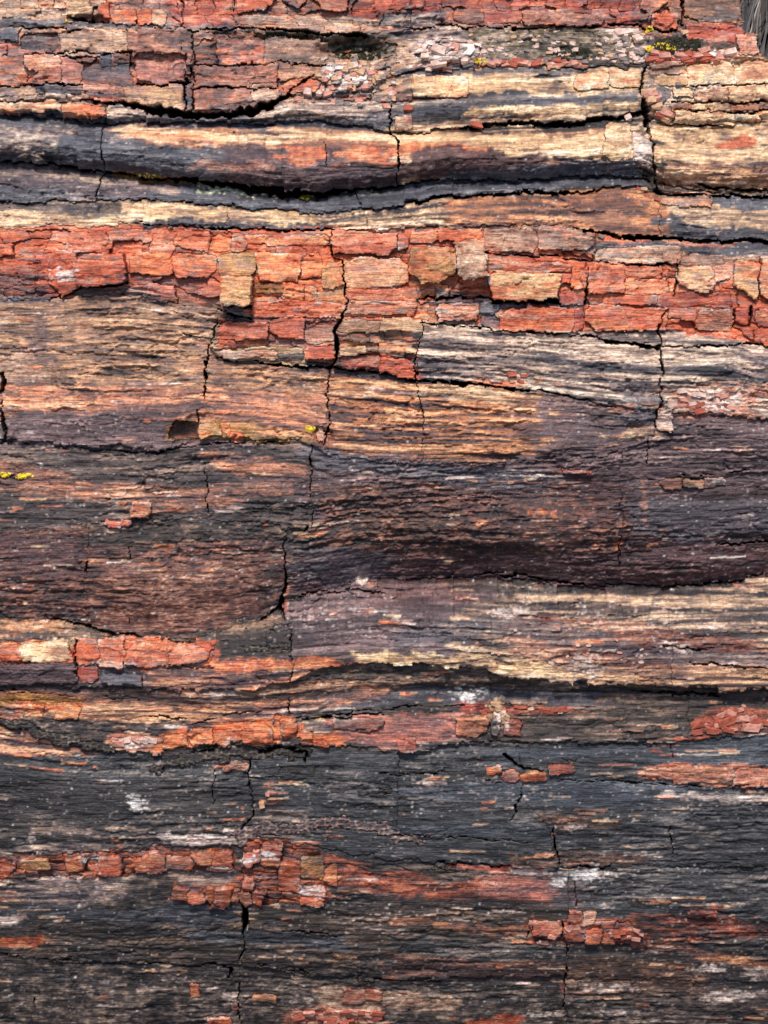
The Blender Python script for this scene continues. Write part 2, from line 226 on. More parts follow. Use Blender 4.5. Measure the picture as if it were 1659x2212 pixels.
ZONES = '''
dsalm B 8 1 .5 1.2 .5|0,-100,50 400,-100,62 830,-100,70 1200,-100,64 1659,-100,100
tan R 8 1 .4 .8 1|0,-100,45 150,-100,50 215,-100,52
brick B 8 .9 .5 1 .5|380,-100,52 500,-100,55
brick B 10 .8 .6 1 .5|750,-100,48 980,-100,40 1230,-100,60 1380,-100,62
tan B 10 .7 .6 1 .8|540,34,62 700,34,66 830,40,70
brown B 8 .8 .6 1 .8|1440,-100,85 1600,-100,110
greyc B 8 1 .8 1 .8|829,28,75 900,26,110 1010,30,120
salm B 5 1 .5 1 .4|975,20,50 1100,24,55 1300,34,56
slate F 6 .9 1 .6 .5|0,44,66 150,48,62 300,55,66 540,60,70
tangrey B 8 1 .8 1 .5|0,60,220 300,62,230 560,66,250 700,70,215
tan R 18 .8 .3 .4 1.6|640,150,222 690,112,228 760,95,230 860,80,215 930,140,165
salsl B 12 .6 .6 .9 .6|30,95,210 300,110,215 560,150,215 640,150,200
greyc R 10 .8 .4 .6 1.5|700,180,260 780,150,270 850,150,285
dirt R 10 1 .4 .3 1.4|555,66,78 640,68,90 720,74,112 770,80,138 850,92,138
dirt R 10 1 .4 .3 .9|1005,62,145 1100,58,140 1250,60,135 1390,64,140 1400,66,140
pale R 8 .9 .2 .5 2|905,88,156 960,84,154 1040,86,150
pale R 8 .8 .2 .5 2|1310,64,90 1365,62,120 1390,75,130
moss R 8 .9 .2 .2 2|1195,100,134 1270,98,132
blk R 8 .9 .2 .2 2|1398,84,122 1450,78,125 1515,82,118
salm B 6 .9 .3 1 1|1040,132,148 1150,130,142 1260,128,142
salm B 6 1 .3 1 1|1400,118,160 1500,112,150 1640,105,135
greyc F 6 .9 1 .6 .5|0,190,240 140,196,258 270,200,264 340,244,264
creamdk B 5 1 .6 1 .5|0,212,244 140,222,255 235,226,258
slate F 8 1 1 .2 .3|0,240,300 240,250,300 420,254,292 560,252,288 700,225,288 850,214,290
greyc F 10 .8 1 .4 .5|560,236,262 720,205,255 850,180,250
creamdk L 8 1 1.2 .4 .3|855,160,285 950,150,282 1100,142,274 1380,150,248
slate F 6 .9 1 .2 .3|870,152,170 1000,148,162 1240,146,158
cream F 5 .85 1 .4 .3|890,168,206 1000,166,205 1150,168,200 1385,160,205
slate F 6 .85 1 .2 .2|860,222,256 950,212,245 1150,206,226 1385,205,222
cream F 5 .7 1 .4 .3|1000,234,256 1200,230,244 1385,222,240
cream B 5 .8 .5 1 .5|1235,152,200 1390,152,198
greyc B 6 1 .6 1 .6|1385,130,270 1470,130,270
cream B 6 .95 .7 1 .5|1450,135,275 1600,126,262 1700,120,262
slate F 9 1 .9 .15 .3|0,300,347 220,296,371 420,300,402 620,305,424 850,300,404
greyc R 8 .6 .6 .3 .6|0,262,330 80,275,340 160,275,305
orfib F 14 .75 .6 .2 .3|255,270,305 420,274,316 600,280,322 720,285,322 860,282,326
cream F 8 .85 .6 .2 .3|262,278,296 330,279,304 420,283,303 600,290,306 720,293,306 860,290,310
ored F 5 .6 .6 .2 .3|290,284,300 420,287,302 520,290,303
purp R 12 .8 .5 .2 .6|480,325,405 600,320,428 720,320,426 850,316,406
ored R 12 .7 .4 .2 .5|600,320,345 650,318,358 700,322,350
ored R 12 .7 .4 .2 .5|745,322,362 800,318,360 845,318,362
salm R 7 .5 .4 .2 .5|420,345,366 520,352,366 600,350,362
creamdk L 8 1 .8 .3 .4|850,288,405 980,284,390 1110,276,386 1300,280,382 1385,258,380
orfib F 18 .8 .6 .3 .3|860,286,352 1000,284,350 1150,286,362 1360,284,366
cream F 9 .85 .6 .3 .3|860,290,322 980,290,318 1150,290,340 1280,292,360 1360,285,355
ored R 8 .8 .4 .2 .4|850,318,345 940,310,330 1050,320,345
purp R 9 .95 .5 .2 .6|880,330,398 960,318,388 1050,328,376 1120,335,375 1195,330,362
slate F 8 1 .9 .2 .2|940,378,395 1050,364,386 1200,355,384 1385,350,380
creamdk F 8 1 .8 .5 .6|1410,262,405 1500,262,412 1700,255,418
cream B 7 .8 .6 .6 .5|1418,270,345 1500,268,352 1640,262,345
redb R 4 .9 .3 .3 .5|1540,312,322 1580,292,320 1622,278,306
orfib F 7 .6 .6 .5 .6|1425,352,410 1560,350,412 1700,350,412
slate F 8 1 1 .15 .3|0,350,436 220,374,432 330,390,436 600,430,456 700,430,466 850,408,452 955,392,426 1130,386,414 1385,380,400
mauve R 9 .6 .7 .2 .6|0,352,400 120,358,412 230,378,425 330,400,432
greyc F 8 .6 .8 .2 .5|0,355,372 120,362,385 260,385,402 400,415,428
ochre R 5 .9 .3 .2 .6|245,370,378 310,374,392 380,380,398 430,388,402
creamdk F 8 1 .9 .6 .6|0,440,492 300,438,486 450,448,496 700,468,502 860,458,490 955,428,488 1100,420,488
cream B 6 .9 .6 .8 .6|205,446,482 300,440,474 420,450,470 480,456,478
cream B 6 .9 .6 .6 .6|575,462,490 620,458,494 668,466,492
cdk F 6 1 1 .2 .3|295,474,486 400,472,494 550,488,502 720,490,502
cdk F 6 .8 1 .2 .3|0,436,452 150,438,460 260,440,470
orfib F 8 .95 .8 .2 .6|945,440,460 990,425,487 1150,420,490 1300,412,505 1400,402,516 1430,425,515
purp F 8 .6 .7 .2 .5|1100,425,445 1200,440,470 1380,430,500
cdk F 9 1 1 .3 .4|1430,425,522 1540,422,524 1700,428,526
slate F 6 .9 1 .2 .3|1540,426,450 1700,430,470
creamdk F 7 .8 .9 .6 .6|1425,418,446 1490,425,480 1600,455,490 1700,462,498
redb B 8 1 .3 .6 .4|0,490,648 115,488,652 300,488,645 470,496,672 735,500,686 900,492,694 1240,496,720 1440,520,716 1659,525,748
ored B 10 .7 .3 .6 .4|280,545,640 480,548,660 700,545,682 900,550,690 1080,560,700
mauve F 9 .75 .9 .3 .3|0,585,646 60,592,648 108,600,648
salsl F 9 .8 .9 .5 .4|270,592,642 380,590,655 480,605,672
cdk F 6 .9 1 .3 .3|470,640,672 545,650,688
cdk F 7 .9 1 .5 .3|895,618,650 1000,626,660 1080,640,664 1260,652,662
tangrey B 8 .9 .8 .6 .6|1040,492,515 1160,490,530 1290,505,545 1300,520,570
tan B 7 .9 .6 .8 .5|1285,528,566 1400,530,572 1480,545,575 1659,556,570
cdk F 6 1 1 .3 .3|1280,518,532 1450,528,545 1659,526,562
greyc L 9 1 1.2 .6 .5|905,690,815 1000,698,830 1240,716,850 1440,712,890 1620,740,900 1700,745,900
salsl F 8 .8 1 .7 .4|545,684,740 735,680,760 910,688,760
tangrey F 10 1 1.1 .3 .5|0,640,830 115,648,830 180,620,830 300,630,830 480,662,830
slate F 5 1 1 .4 .3|8,640,662 118,642,660
tanfib F 14 .85 1.1 .2 .4|80,765,795 200,755,850 330,755,855 450,770,850
tanfib F 9 .7 1.1 .2 .4|0,650,760 200,650,745 420,680,760
mauve R 10 .75 .8 .2 .4|60,690,760 95,680,800 125,760,800
mauvor F 12 1 1.1 .2 .4|0,830,905 200,835,915 445,832,945
mauve F 9 1 .7 .1 .3|12,885,960 150,890,968 280,905,975 372,910,972
cream F 7 .6 1 .4 .4|470,744,775 560,745,790 655,748,792
tanfib F 9 .9 1.1 .6 .4|725,685,760 820,685,775 908,690,790
brick F 7 .9 .8 .8 .4|735,765,800 905,770,815
mauvor F 12 1 1.1 .3 .4|440,780,945 600,792,950 725,800,985
tanfib F 10 .7 1.1 .3 .4|445,782,835 600,798,850 700,802,860
orfib L 12 1 1.2 .2 .4|715,800,985 905,820,1000 1075,835,995 1250,862,985
cream F 7 .45 1 .2 .4|910,830,850 1000,830,856 1080,845,866
mauve F 12 .9 1 .2 .6|1180,850,990 1300,870,985 1420,890,955 1700,900,960
slate R 10 .8 .6 .2 .8|1325,860,900 1360,845,918 1420,850,915
salm R 10 .8 .3 .5 1.5|1440,838,900 1520,826,905 1640,830,900
pale R 8 .7 .3 .5 1.5|1480,835,870 1550,840,900 1600,840,880
tan B 6 .9 .3 1 1|1358,925,950 1412,922,956
ochre B 7 .75 .5 .8 .6|365,905,968 430,905,950 530,905,955
olive B 7 .7 .5 .8 .6|435,905,950 530,908,955 660,935,955
mauve F 14 1 1 .4 .9|0,955,1140 440,945,1135 700,970,1130 1000,1000,1100 1400,955,1060 1700,950,1060
darkfl F 12 .8 1 .5 1|0,970,1140 300,975,1130 660,955,1150
mauvor F 10 .7 1 .4 .8|0,1000,1060 200,1040,1080 420,1060,1110 660,1010,1060
mauvor F 10 .8 .8 .6 .8|440,970,1000 530,985,1040 640,1000,1035
slate F 9 .7 .9 .2 .5|660,960,1010 850,1000,1030 1000,1010,1050 1220,1020,1060
purp F 12 .9 .9 .2 .6|1200,1000,1250 1400,1065,1260 1700,1055,1260
cdk F 10 .7 1 .3 .5|1350,1070,1150 1500,1080,1180 1700,1080,1160
purpor R 40 .8 .7 .5 1.5|690,1050,1250 850,1050,1240 1100,1080,1230 1340,1080,1190 1350,1100,1180
brown R 40 .5 .6 .5 1.5|700,1060,1130 850,1050,1170 960,1100,1180
purpor R 24 .9 .8 .5 1.3|0,1150,1345 230,1140,1372 450,1160,1385 600,1165,1335
salm R 20 .2 .5 .5 1.3|210,1220,1360 350,1215,1372 560,1210,1330
purp F 12 .9 .8 .3 1.2|0,1150,1215 90,1155,1262 180,1170,1252
dark2 R 12 .9 .6 .4 1.6|180,1128,1185 330,1128,1180 600,1140,1170 700,1150,1220
purp F 12 1 .8 .2 1.2|620,1200,1310 800,1200,1268 1000,1215,1266 1300,1200,1290 1700,1170,1262
slate R 9 .5 .8 .3 1|640,1180,1270 730,1190,1290 830,1200,1280
dark2 F 10 1 1 .4 1|0,1325,1400 120,1345,1390 260,1372,1400 440,1370,1440 560,1340,1440 640,1300,1430
orfib B 6 .8 .8 1 .6|0,1342,1372 60,1342,1368 140,1350,1370
redb B 7 1 .5 1 .5|0,1382,1428 150,1384,1440 300,1380,1450 460,1388,1445
cream B 5 .85 .4 1 .5|45,1386,1428 152,1384,1428
mauve L 8 1 1.2 .2 .2|0,1426,1480 100,1428,1482 320,1448,1486
mauvor F 8 1 1 .6 .6|310,1436,1490 460,1420,1495 620,1424,1490 800,1424,1500
ored B 6 .8 .6 .8 .6|455,1422,1450 620,1418,1446 730,1424,1452
mauve L 10 1 1.1 .2 .4|610,1310,1425 800,1268,1415 1000,1275,1415 1100,1290,1420
purp F 9 .7 .9 .2 .4|800,1268,1320 950,1265,1330 1040,1280,1310
strand L 10 1 1.2 .3 .8|980,1320,1430 1100,1300,1440 1250,1295,1460 1450,1290,1480 1700,1255,1490
cdk L 9 .22 1.2 .3 .8|880,1312,1400 1100,1300,1425 1300,1305,1440 1500,1296,1450 1700,1290,1450
redb L 9 .25 1.2 .3 .8|1100,1330,1440 1300,1340,1470 1500,1370,1480 1700,1390,1488
cdk F 8 .7 1 .2 .4|860,1355,1400 1050,1335,1370 1250,1350,1395 1400,1400,1430 1659,1410,1440
cream F 6 .95 1 .3 .5|770,1408,1426 950,1412,1440 1060,1425,1456 1200,1430,1470 1300,1440,1476
tanfib L 7 .8 1 .3 .6|1200,1432,1472 1450,1448,1486 1700,1440,1494
dark2 F 9 1 .9 .2 .5|620,1470,1560 770,1434,1560 1000,1440,1535 1250,1474,1530 1700,1488,1600
cdk F 8 1 1 .2 .5|740,1500,1540 900,1490,1530 1100,1500,1525 1300,1500,1530
mauvor L 9 1 1.2 .4 .5|0,1480,1560 150,1490,1600 330,1495,1590 560,1490,1575 700,1470,1530 830,1480,1515
dark2 F 9 .7 1 .3 .5|180,1480,1510 400,1490,1530 600,1480,1520 760,1480,1500
ochre B 6 .9 .5 .8 .6|0,1498,1524 90,1500,1528 170,1508,1545
ored B 6 .8 .5 1 .6|45,1522,1556 110,1524,1556 170,1520,1556
orfib L 8 .7 1.1 .3 .6|170,1530,1560 400,1540,1560 580,1540,1560
mauvor L 9 .9 1.2 .3 .6|0,1575,1660 120,1605,1680 240,1640,1690
darkfl R 9 .9 .8 .4 1.4|60,1540,1600 250,1560,1620 420,1560,1590
salm R 6 .9 .3 .8 1.5|235,1590,1622 280,1578,1624 340,1590,1622
ored B 6 1 .4 1 .8|340,1592,1622 420,1568,1612 520,1572,1608 590,1560,1612
ored B 6 1 .4 1 .8|600,1553,1600 640,1556,1602 745,1584,1612
bluefl F 8 .9 1 .3 .5|640,1540,1580 720,1556,1585 830,1540,1570
salsl F 8 .9 1.2 .3 .6|720,1560,1600 860,1550,1615 1000,1545,1600
brick B 6 .9 .4 1 .8|1000,1524,1545 1100,1528,1548 1240,1530,1545
dark2 F 9 .9 1 .3 .6|1060,1545,1605 1250,1540,1605 1480,1540,1600
rust B 6 .9 .6 1 1.2|1490,1560,1580 1560,1530,1588 1700,1545,1588
bluefl F 10 1 1 .3 .5|0,1640,1850 300,1628,1840 600,1618,1828 850,1622,1862 1180,1604,1878 1700,1590,1884
darkfl F 12 .6 1 .3 .9|0,1680,1840 200,1680,1840 500,1700,1825 640,1760,1825
blue F 9 .95 .8 .15 .2|1040,1625,1660 1250,1610,1640 1500,1600,1655 1700,1590,1660
blue F 9 .95 .7 .1 .2|860,1700,1720 1100,1690,1730 1250,1680,1745 1450,1690,1740 1560,1700,1730
blue F 9 .7 .7 .1 .2|850,1780,1800 1000,1770,1805 1180,1780,1805
salm F 7 .9 .6 .7 .6|1375,1658,1680 1450,1650,1692 1560,1655,1700 1700,1660,1708
brown R 8 .7 .5 .4 1.3|1180,1755,1790 1250,1752,1795 1330,1770,1785
brown R 8 .7 .6 .4 1|1080,1845,1868 1250,1842,1870 1400,1848,1868
pale F 6 .6 .6 .4 1|1430,1712,1728 1540,1716,1732 1700,1715,1732
greyc F 7 .7 .7 .4 1|70,1788,1808 200,1786,1812 210,1800,1812
pale F 6 .8 .6 .4 1|355,1802,1822 450,1796,1818 520,1800,1818
greyc F 8 .7 1 .3 1|0,1825,1846 230,1826,1842
rust B 7 0.90 .4 1.2 .8|0,1852,1905 120,1850,1905 220,1838,1900 370,1834,1895 500,1826,1875
greyc F 8 .9 1 .8 1|0,1898,1950 150,1895,1955 260,1895,1945 370,1872,1920 520,1870,1910
darkfl R 8 .9 .6 .5 1.2|270,1895,1980 350,1890,1975 400,1900,1960
rust B 6 0.90 .4 1.2 .8|368,1908,1950 440,1908,1955 525,1905,1958
rust B 7 0.90 .4 1.2 .8|520,1815,1960 600,1818,1950 700,1840,1950
rust B 7 0.90 .6 1 .8|690,1850,1905 760,1862,1918 850,1880,1938 950,1895,1940
rust F 6 0.90 .6 .8 .8|930,1910,1940 1020,1895,1942 1100,1905,1945 1190,1912,1950
salsl F 8 .8 .8 .6 1|1040,1890,1930 1180,1895,1945 1270,1905,1960
bluefl F 10 .9 1 .3 .7|1200,1885,1980 1400,1880,1985 1700,1884,2000
brick B 5 1 .3 .8 .6|955,1862,1874 1050,1866,1880 1180,1874,1890
pale F 4 .8 .3 .6 .8|1100,1876,1888 1185,1878,1892
dark2 F 12 1 1 .3 .9|0,1955,2090 300,1975,2090 525,1960,2090 800,1945,2118 1100,1950,2112 1200,1965,2100
blue F 9 .7 1 .15 .3|0,1955,1975 200,1965,1985 420,1955,2000 530,1965,1990
blue F 9 .75 1 .15 .3|430,2010,2035 620,2015,2045 760,2030,2060
bluefl F 10 .7 1 .2 .6|860,2020,2060 1000,2030,2075 1220,2040,2080
orfib F 5 .7 .8 .2 .6|840,1976,1990 950,1990,2002 1080,2000,2020 1150,1998,2010
rust B 7 0.90 .4 1.2 1|1140,1980,2022 1220,1978,2030 1300,1980,2040 1400,1990,2050
rust B 7 .8 .8 1 1|1380,1975,2030 1500,1975,2030 1659,1990,2020
orfib F 5 .9 .6 .5 .8|1400,2026,2050 1500,2042,2066 1600,2065,2085 1700,2080,2098
brown R 12 .7 .8 .3 1.2|1230,2070,2150 1400,2070,2160 1550,2090,2170
purpor F 12 .6 .9 .3 1|829,2060,2110 1000,2070,2115 1220,2085,2120
ored R 6 .6 .4 .5 1|0,2026,2050 90,2022,2046 110,2030,2040
pale R 5 .85 .3 .5 1|0,1978,1998 50,1976,1998
grey2 R 20 .8 .55 .3 1.1|0,2085,2330 300,2095,2330 600,2120,2330 830,2130,2330 1100,2150,2330 1700,2150,2330
darkfl R 12 .7 .9 .3 1.2|0,2085,2150 300,2090,2130 700,2105,2150 1000,2115,2160
salm R 7 .9 .3 .8 1.6|615,2190,2330 700,2178,2330 800,2176,2330 840,2190,2330
redb R 7 .9 .3 .8 1.4|990,2202,2330 1060,2196,2330 1135,2202,2330
tan R 7 .7 .3 .8 1.4|690,2130,2178 800,2140,2180 1000,2150,2180
'''  # the dark2 zone below the cream ridge paints the ridge's cast shadow
for ln in ZONES.strip().splitlines(): zone(ln)  # mauve low on the left red end is shadow painted in

# ------------------------------------------------------------------ pieces of the log: labels per cell
SEG = {  # cracks that part each stratum into slabs: x as a function of y
 0: ['215,-100 215,50', '505,-100 508,50', '980,-100 975,50', '1300,-100 1300,50', '1462,-100 1475,90'],
 1: ['275,60 282,150 330,240', '415,60 412,250', '700,70 690,220', '1010,60 1040,140', '1395,60 1390,150'],
 2: ['235,220 236,262', '845,160 848,290', '1385,150 1392,260'],
 3: ['226,262 226,372', '846,280 860,310 858,402', '1405,250 1408,400'],
 4: ['224,372 205,432', '770,410 786,460', '1380,370 1380,405'],
 5: ['490,440 490,500', '786,455 797,498', '1420,410 1430,520'],
 6: ['280,490 280,660', '738,500 740,560 748,650 735,690', '1050,490 1050,700', '1262,500 1258,720', '1445,510 1445,720'],
 7: ['472,660 447,770', '728,680 725,798', '908,690 902,820', '1415,700 1425,890'],
 8: ['446,765 443,835 425,905 372,960', '712,795 706,870 710,960', '904,815 912,1000', '1424,880 1405,955'],
 9: ['672,950 672,1140', '1345,1000 1345,1070'], 10: ['190,1130 180,1350', '615,1150 620,1240 605,1300', '1345,1060 1345,1290'],
 11: ['160,1340 158,1490', '625,1310 628,1480', '1450,1280 1450,1490'], 12: ['605,1480 605,1615', '1060,1450 1065,1605', '1490,1480 1490,1600'],
 13: ['540,1610 542,1825', '860,1610 850,1860', '1120,1600 1125,1720 1190,1800 1208,1876'],
 14: ['522,1820 528,2086', '1225,1876 1225,2120'], 15: ['155,2066 155,2400', '518,2086 518,2400', '775,2110 775,2400', '1218,2110 1218,2400']}
LAB = np.zeros(X.shape, np.int32); info = {}; SEGI = {}
for i in range(16):
    m = STR == i; seg = np.zeros(X.shape, np.int32)
    for s in SEG.get(i, []):
        p = P_(s); o = np.argsort(p[:, 1]); seg += (XW > np.interp(YW, p[o, 1], p[o, 0]))
    LAB[m] = (i * 20 + seg)[m]
LAB[LAB == 140] = 160
for k in np.unique(LAB):
    info[int(k)] = dict(name='stone_slab', off=float(rng.uniform(-1.5, 1.5)), tx=float(rng.uniform(-1.5, 1.5)), ty=float(rng.uniform(-1, 1)), bev=(.3, .0))
# areas that have broken into small bricks: 'ph L amp tone | ribbon'
FILL = '''
30 58 3.0 .16|0,-100,46 400,-100,60 830,-100,68 1000,-100,58 1300,-100,62 1600,-100,98
27 66 6.5 .24|0,64,214 300,66,226 420,70,240 560,70,238 700,76,190
24 60 3.0 .12|1445,135,268 1600,128,262 1700,126,262
36 74 3.0 .12|0,496,640 300,496,640 470,502,664 735,506,680 900,500,688 1240,505,715 1440,560,712 1700,565,740
24 66 3.0 .14|465,690,775 720,690,788 900,700,810
24 52 2.5 .12|0,1386,1430 200,1386,1446 460,1390,1444
13 30 3.0 .2|0,1852,1905 220,1840,1898 500,1830,1868
14 30 3.0 .2|372,1908,1952 520,1906,1955
15 30 3.0 .2|530,1818,1958 600,1820,1950 710,1850,1948
15 22 3.5 .10|640,156,222 690,118,228 760,100,228 860,88,180
16 26 4 .10|905,88,156 960,84,154 1040,86,150
13 34 3.0 .2|1145,1982,2022 1220,1982,2030 1300,1984,2040 1390,1996,2046
'''
TONE = np.zeros(X.shape, np.float32); nid = 2000; FILLM = np.zeros(X.shape, bool)
for q, ln in enumerate(FILL.strip().splitlines()):
    a, pts = ln.split('|'); ph, L, amp, tn = map(float, a.split())
    sl, al = ribbon_alpha(pts, 3.0); inside = al > .5
    _, _, r, c = bricks(ph, L, 300 + 11 * q, .45, .9)
    key = (r[sl] * 4096 + c[sl] + 2048).astype(np.int64)[inside]
    u, inv, cnt = np.unique(key, return_inverse=True, return_counts=True)
    ids = np.empty(len(u), np.int32)
    off = rng.normal(0, amp * .75, len(u))
    sub = LAB[sl][inside]
    for k in range(len(u)):
        if cnt[k] < 60: ids[k] = -5; continue
        ids[k] = nid
        info[nid] = dict(name='stone_block', off=float(off[k]), tx=float(rng.uniform(-2, 2)), ty=float(rng.uniform(-2.5, 2.5)), bev=(.9, .2), tone=float(rng.uniform(-tn, tn)), fill=1)
        nid += 1
    FCT[sl][inside] = .6; vv = stretch(.5 * S4[sl] + .3 * S1[sl] + .2 * ISO[sl], 4.5); cc_ = COL[sl]; cc_ += (ramp('slate', NB[sl]) - cc_) * (sst(.66, .95, vv) * .6 * inside)[..., None]; cc_ += (ramp('ored', NB[sl]) - cc_) * (sst(.7, 1, 1 - vv) * .55 * inside)[..., None]; v = ids[inv]; LS = LAB[sl]; t = LS[inside]; t[v >= 0] = v[v >= 0]; LS[inside] = t
# blocks that can be told apart one by one: 'x0 y0 x1 y1 ramp height'
BLOCKS = '''
150 2 200 40 cream 8;215 4 241 52 redb 6;246 22 300 54 ored 7;300 22 332 54 ored 4;332 24 365 55 tan 6;505 -60 600 28 redb 9;600 -60 668 26 dsalm 7;668 -60 757 24 redb 11;980 22 1045 52 dsalm 5;1045 26 1128 50 brick 2;1128 32 1302 56 dsalm 8
1382 -60 1440 34 dsalm 8;1404 30 1462 66 redb 5;1478 -60 1590 50 brown 5;1480 54 1602 92 brick 3;1590 76 1633 120 salm 6
5 64 46 92 slate 4;48 74 130 108 cdk -3;136 72 280 122 tan 5;282 66 424 142 dsalm 20;426 88 470 136 dsalm 4;470 88 574 140 salsl 6;574 86 706 138 tangrey 5;58 120 137 152 salm 9;0 124 58 186 dsalm 4;137 138 180 186 salsl 5
180 138 284 188 slate 1;222 114 246 146 slate 2;246 112 292 142 dsalm 3;296 120 404 178 salsl 7;415 142 600 190 dsalm 7;416 176 543 236 dsalm 8;545 180 602 216 tan 5;602 142 716 176 dsalm 6;615 172 690 204 ored 4;0 184 78 208 tan 3;80 184 180 206 slate 5;185 186 270 204 salsl 2;272 186 396 232 tangrey 4;404 172 416 236 slate 0
0 222 134 244 creamdk 6;137 228 232 257 ored 12;854 172 890 220 dsalm 6;854 250 892 285 tan 6;890 164 1010 210 cream 3;1240 156 1312 194 cream 6;1312 152 1384 192 cream 4
1400 136 1480 160 dsalm 4;1410 164 1478 187 olive 3;1396 188 1444 226 slate 2;1390 230 1445 264 dsalm 3;1482 142 1594 186 cream 8;1582 132 1720 180 cream 6;1448 190 1494 212 cream 4;1494 192 1566 224 tan 7;1568 182 1720 222 cream 9;1448 226 1492 244 dsalm 4;1494 226 1570 242 cream 5;1572 224 1720 242 dsalm 6;1456 242 1584 270 cream 8;1586 244 1720 260 cream 5
1425 416 1535 446 tangrey 6;1300 268 1362 350 cream 4;1362 282 1402 352 pale 2
146 500 236 546 redb 8;236 496 330 520 salm 3;330 498 380 546 redb 5;380 498 455 538 redb 8;455 502 500 545 ored 2;500 506 533 546 salm 6;533 510 714 530 ored 3;110 542 166 646 redb 9;166 548 276 614 redb 24;282 542 374 594 ored 9;376 546 470 600 ored 6;474 548 552 600 olive 5
481 598 546 656 yel 34;555 546 648 608 ored 7;648 546 696 600 ored 3;552 612 612 634 ochre 3;612 614 656 650 ored 7;656 616 686 648 ored 3;694 566 744 622 olive 8;686 622 746 650 olive 5;546 650 738 684 redb 6;740 648 900 678 salm 5;716 500 856 548 redb 16
742 556 878 618 salm 9;750 620 900 648 redb 4;858 502 884 545 redb 5;882 532 985 610 olive 17;985 516 1052 600 tan 24;888 498 946 526 redb 4;946 492 1040 516 ored 5;1044 494 1160 540 tan 6;1160 492 1284 538 tangrey 10
1286 532 1468 566 tan 10;1468 548 1560 576 tangrey 6;1046 566 1230 588 salm 8;1048 590 1060 628 pale 6;1060 588 1205 646 yel 17;1206 624 1260 656 brick 5;1230 574 1252 622 ored 7;1252 572 1282 612 redb 10;1268 562 1345 632 redb 12;1346 570 1424 598 redb 6;1346 600 1440 634 ored 5;1270 634 1300 656 ored 4;1300 634 1416 656 redb 5
1454 574 1536 630 yel 9;1538 572 1578 606 salm 6;1416 632 1576 662 brick 3;1578 566 1630 646 yel 12;1636 562 1720 650 ored 10;904 624 940 652 ored 2;942 654 1030 690 salm 8;1032 650 1076 676 slate 5;1036 678 1076 704 slate 2;1078 662 1238 716 redb 8;1240 662 1260 718 brick 4;1263 660 1438 714 redb 7;1440 666 1500 690 salsl 5;1500 668 1578 714 tan 6;1582 664 1616 702 brick 5;1624 668 1720 704 ored 7;1624 706 1720 742 redb 8
474 694 578 746 redb 8;580 686 658 730 redb 6;658 700 720 740 tangrey 4;474 732 514 752 redb 6;514 734 580 748 redb 4;530 750 655 764 cream 5;656 746 724 776 redb 8;472 756 600 774 salm 4;600 764 655 780 slate 2;734 690 820 720 tanfib 6;820 686 910 716 cream 7;736 750 792 766 cream 13;738 770 822 796 brick 6;822 772 902 812 redb 7
366 908 430 952 brown -14;432 910 478 950 olive 3;478 912 500 940 ored 2;500 930 530 955 ored 4;684 930 706 952 salm 8;1416 882 1450 930 pale 6;1212 1014 1276 1022 brick 4;1428 1034 1478 1058 salm 3;1478 1036 1524 1056 cream 5;1524 1034 1570 1052 pale 3;284 1086 326 1118 redb 8;226 1124 284 1138 brick 5
608 1272 624 1296 salm 3;608 1300 620 1330 brick 0;756 1268 815 1284 mauve 5;0 1386 44 1424 redb 6;45 1390 150 1426 cream 7;158 1386 212 1440 redb 4;213 1380 268 1440 salm 6;270 1392 366 1440 redb 5;366 1396 446 1434 salm 7;0 1432 162 1476 mauve 7;164 1442 212 1476 brick 2;218 1456 308 1478 slate 7;555 1450 625 1468 slate 3
50 1524 92 1554 ored 4;120 1518 170 1556 ored 3;350 1590 404 1620 ored 5;404 1572 460 1606 ored 7;460 1580 520 1606 redb 5;522 1566 588 1604 ored 8;590 1550 608 1584 brick -2;606 1556 640 1598 ored 8;640 1580 676 1598 ored 4;676 1600 710 1620 redb 5;986 1552 1054 1596 ored 6;1062 1540 1084 1590 slate 3;1092 1556 1128 1590 brick 4;856 1596 902 1622 redb 5
1050 1654 1082 1676 ored 5;1084 1660 1120 1690 brick 3;1122 1668 1180 1690 redb 5;1184 1652 1240 1676 redb 5;482 1650 536 1668 salm 4;1396 1660 1450 1684 salm 4;1450 1656 1586 1690 salm 6;1586 1662 1720 1702 redb 5;720 1556 830 1580 bluefl 4
0 1854 27 1902 redb 6;40 1856 108 1880 olive 5;140 1852 180 1882 redb 6;214 1848 262 1890 redb 6;292 1842 356 1888 redb 6;356 1848 420 1876 salm 4;420 1834 460 1862 redb 8;460 1832 500 1868 redb 8;446 1866 502 1878 redpale 5;372 1914 406 1944 redb 6;406 1920 446 1950 redb 5;446 1912 466 1946 ored 5;466 1912 500 1952 redb 8;502 1920 520 1950 brick 3
526 1816 566 1838 redb 5;524 1838 562 1866 redpale 6;564 1824 610 1850 redpale 5;564 1852 604 1872 redb 5;526 1892 548 1918 brick 4;520 1926 544 1962 salm 5;546 1924 568 1956 redb 5;602 1864 648 1920 redb 6;650 1852 700 1896 olive 6;652 1912 702 1934 redpale 6;650 1934 700 1956 redb 5;702 1868 730 1910 ored 4
1226 1962 1258 1984 brick 4;1258 1964 1286 1990 salm 7;1146 1984 1208 2016 brick 4;1220 1996 1262 2028 redb 4;1262 2000 1300 2030 redb 7;1300 2012 1340 2040 redb 4;1340 2000 1380 2030 redb 6;1486 1962 1550 1978 brick 6;742 2136 790 2166 brick 5;790 2136 826 2162 redb 4;546 2150 598 2166 ored 3;410 2124 430 2150 ored 3;498 2160 520 2184 brick 2;1210 2128 1224 2152 brick 2;630 2186 670 2214 redb 4;700 2180 750 2220 salm 5;450 2196 500 2230 redb 4
'''
NCUT = np.zeros(X.shape, np.float32)
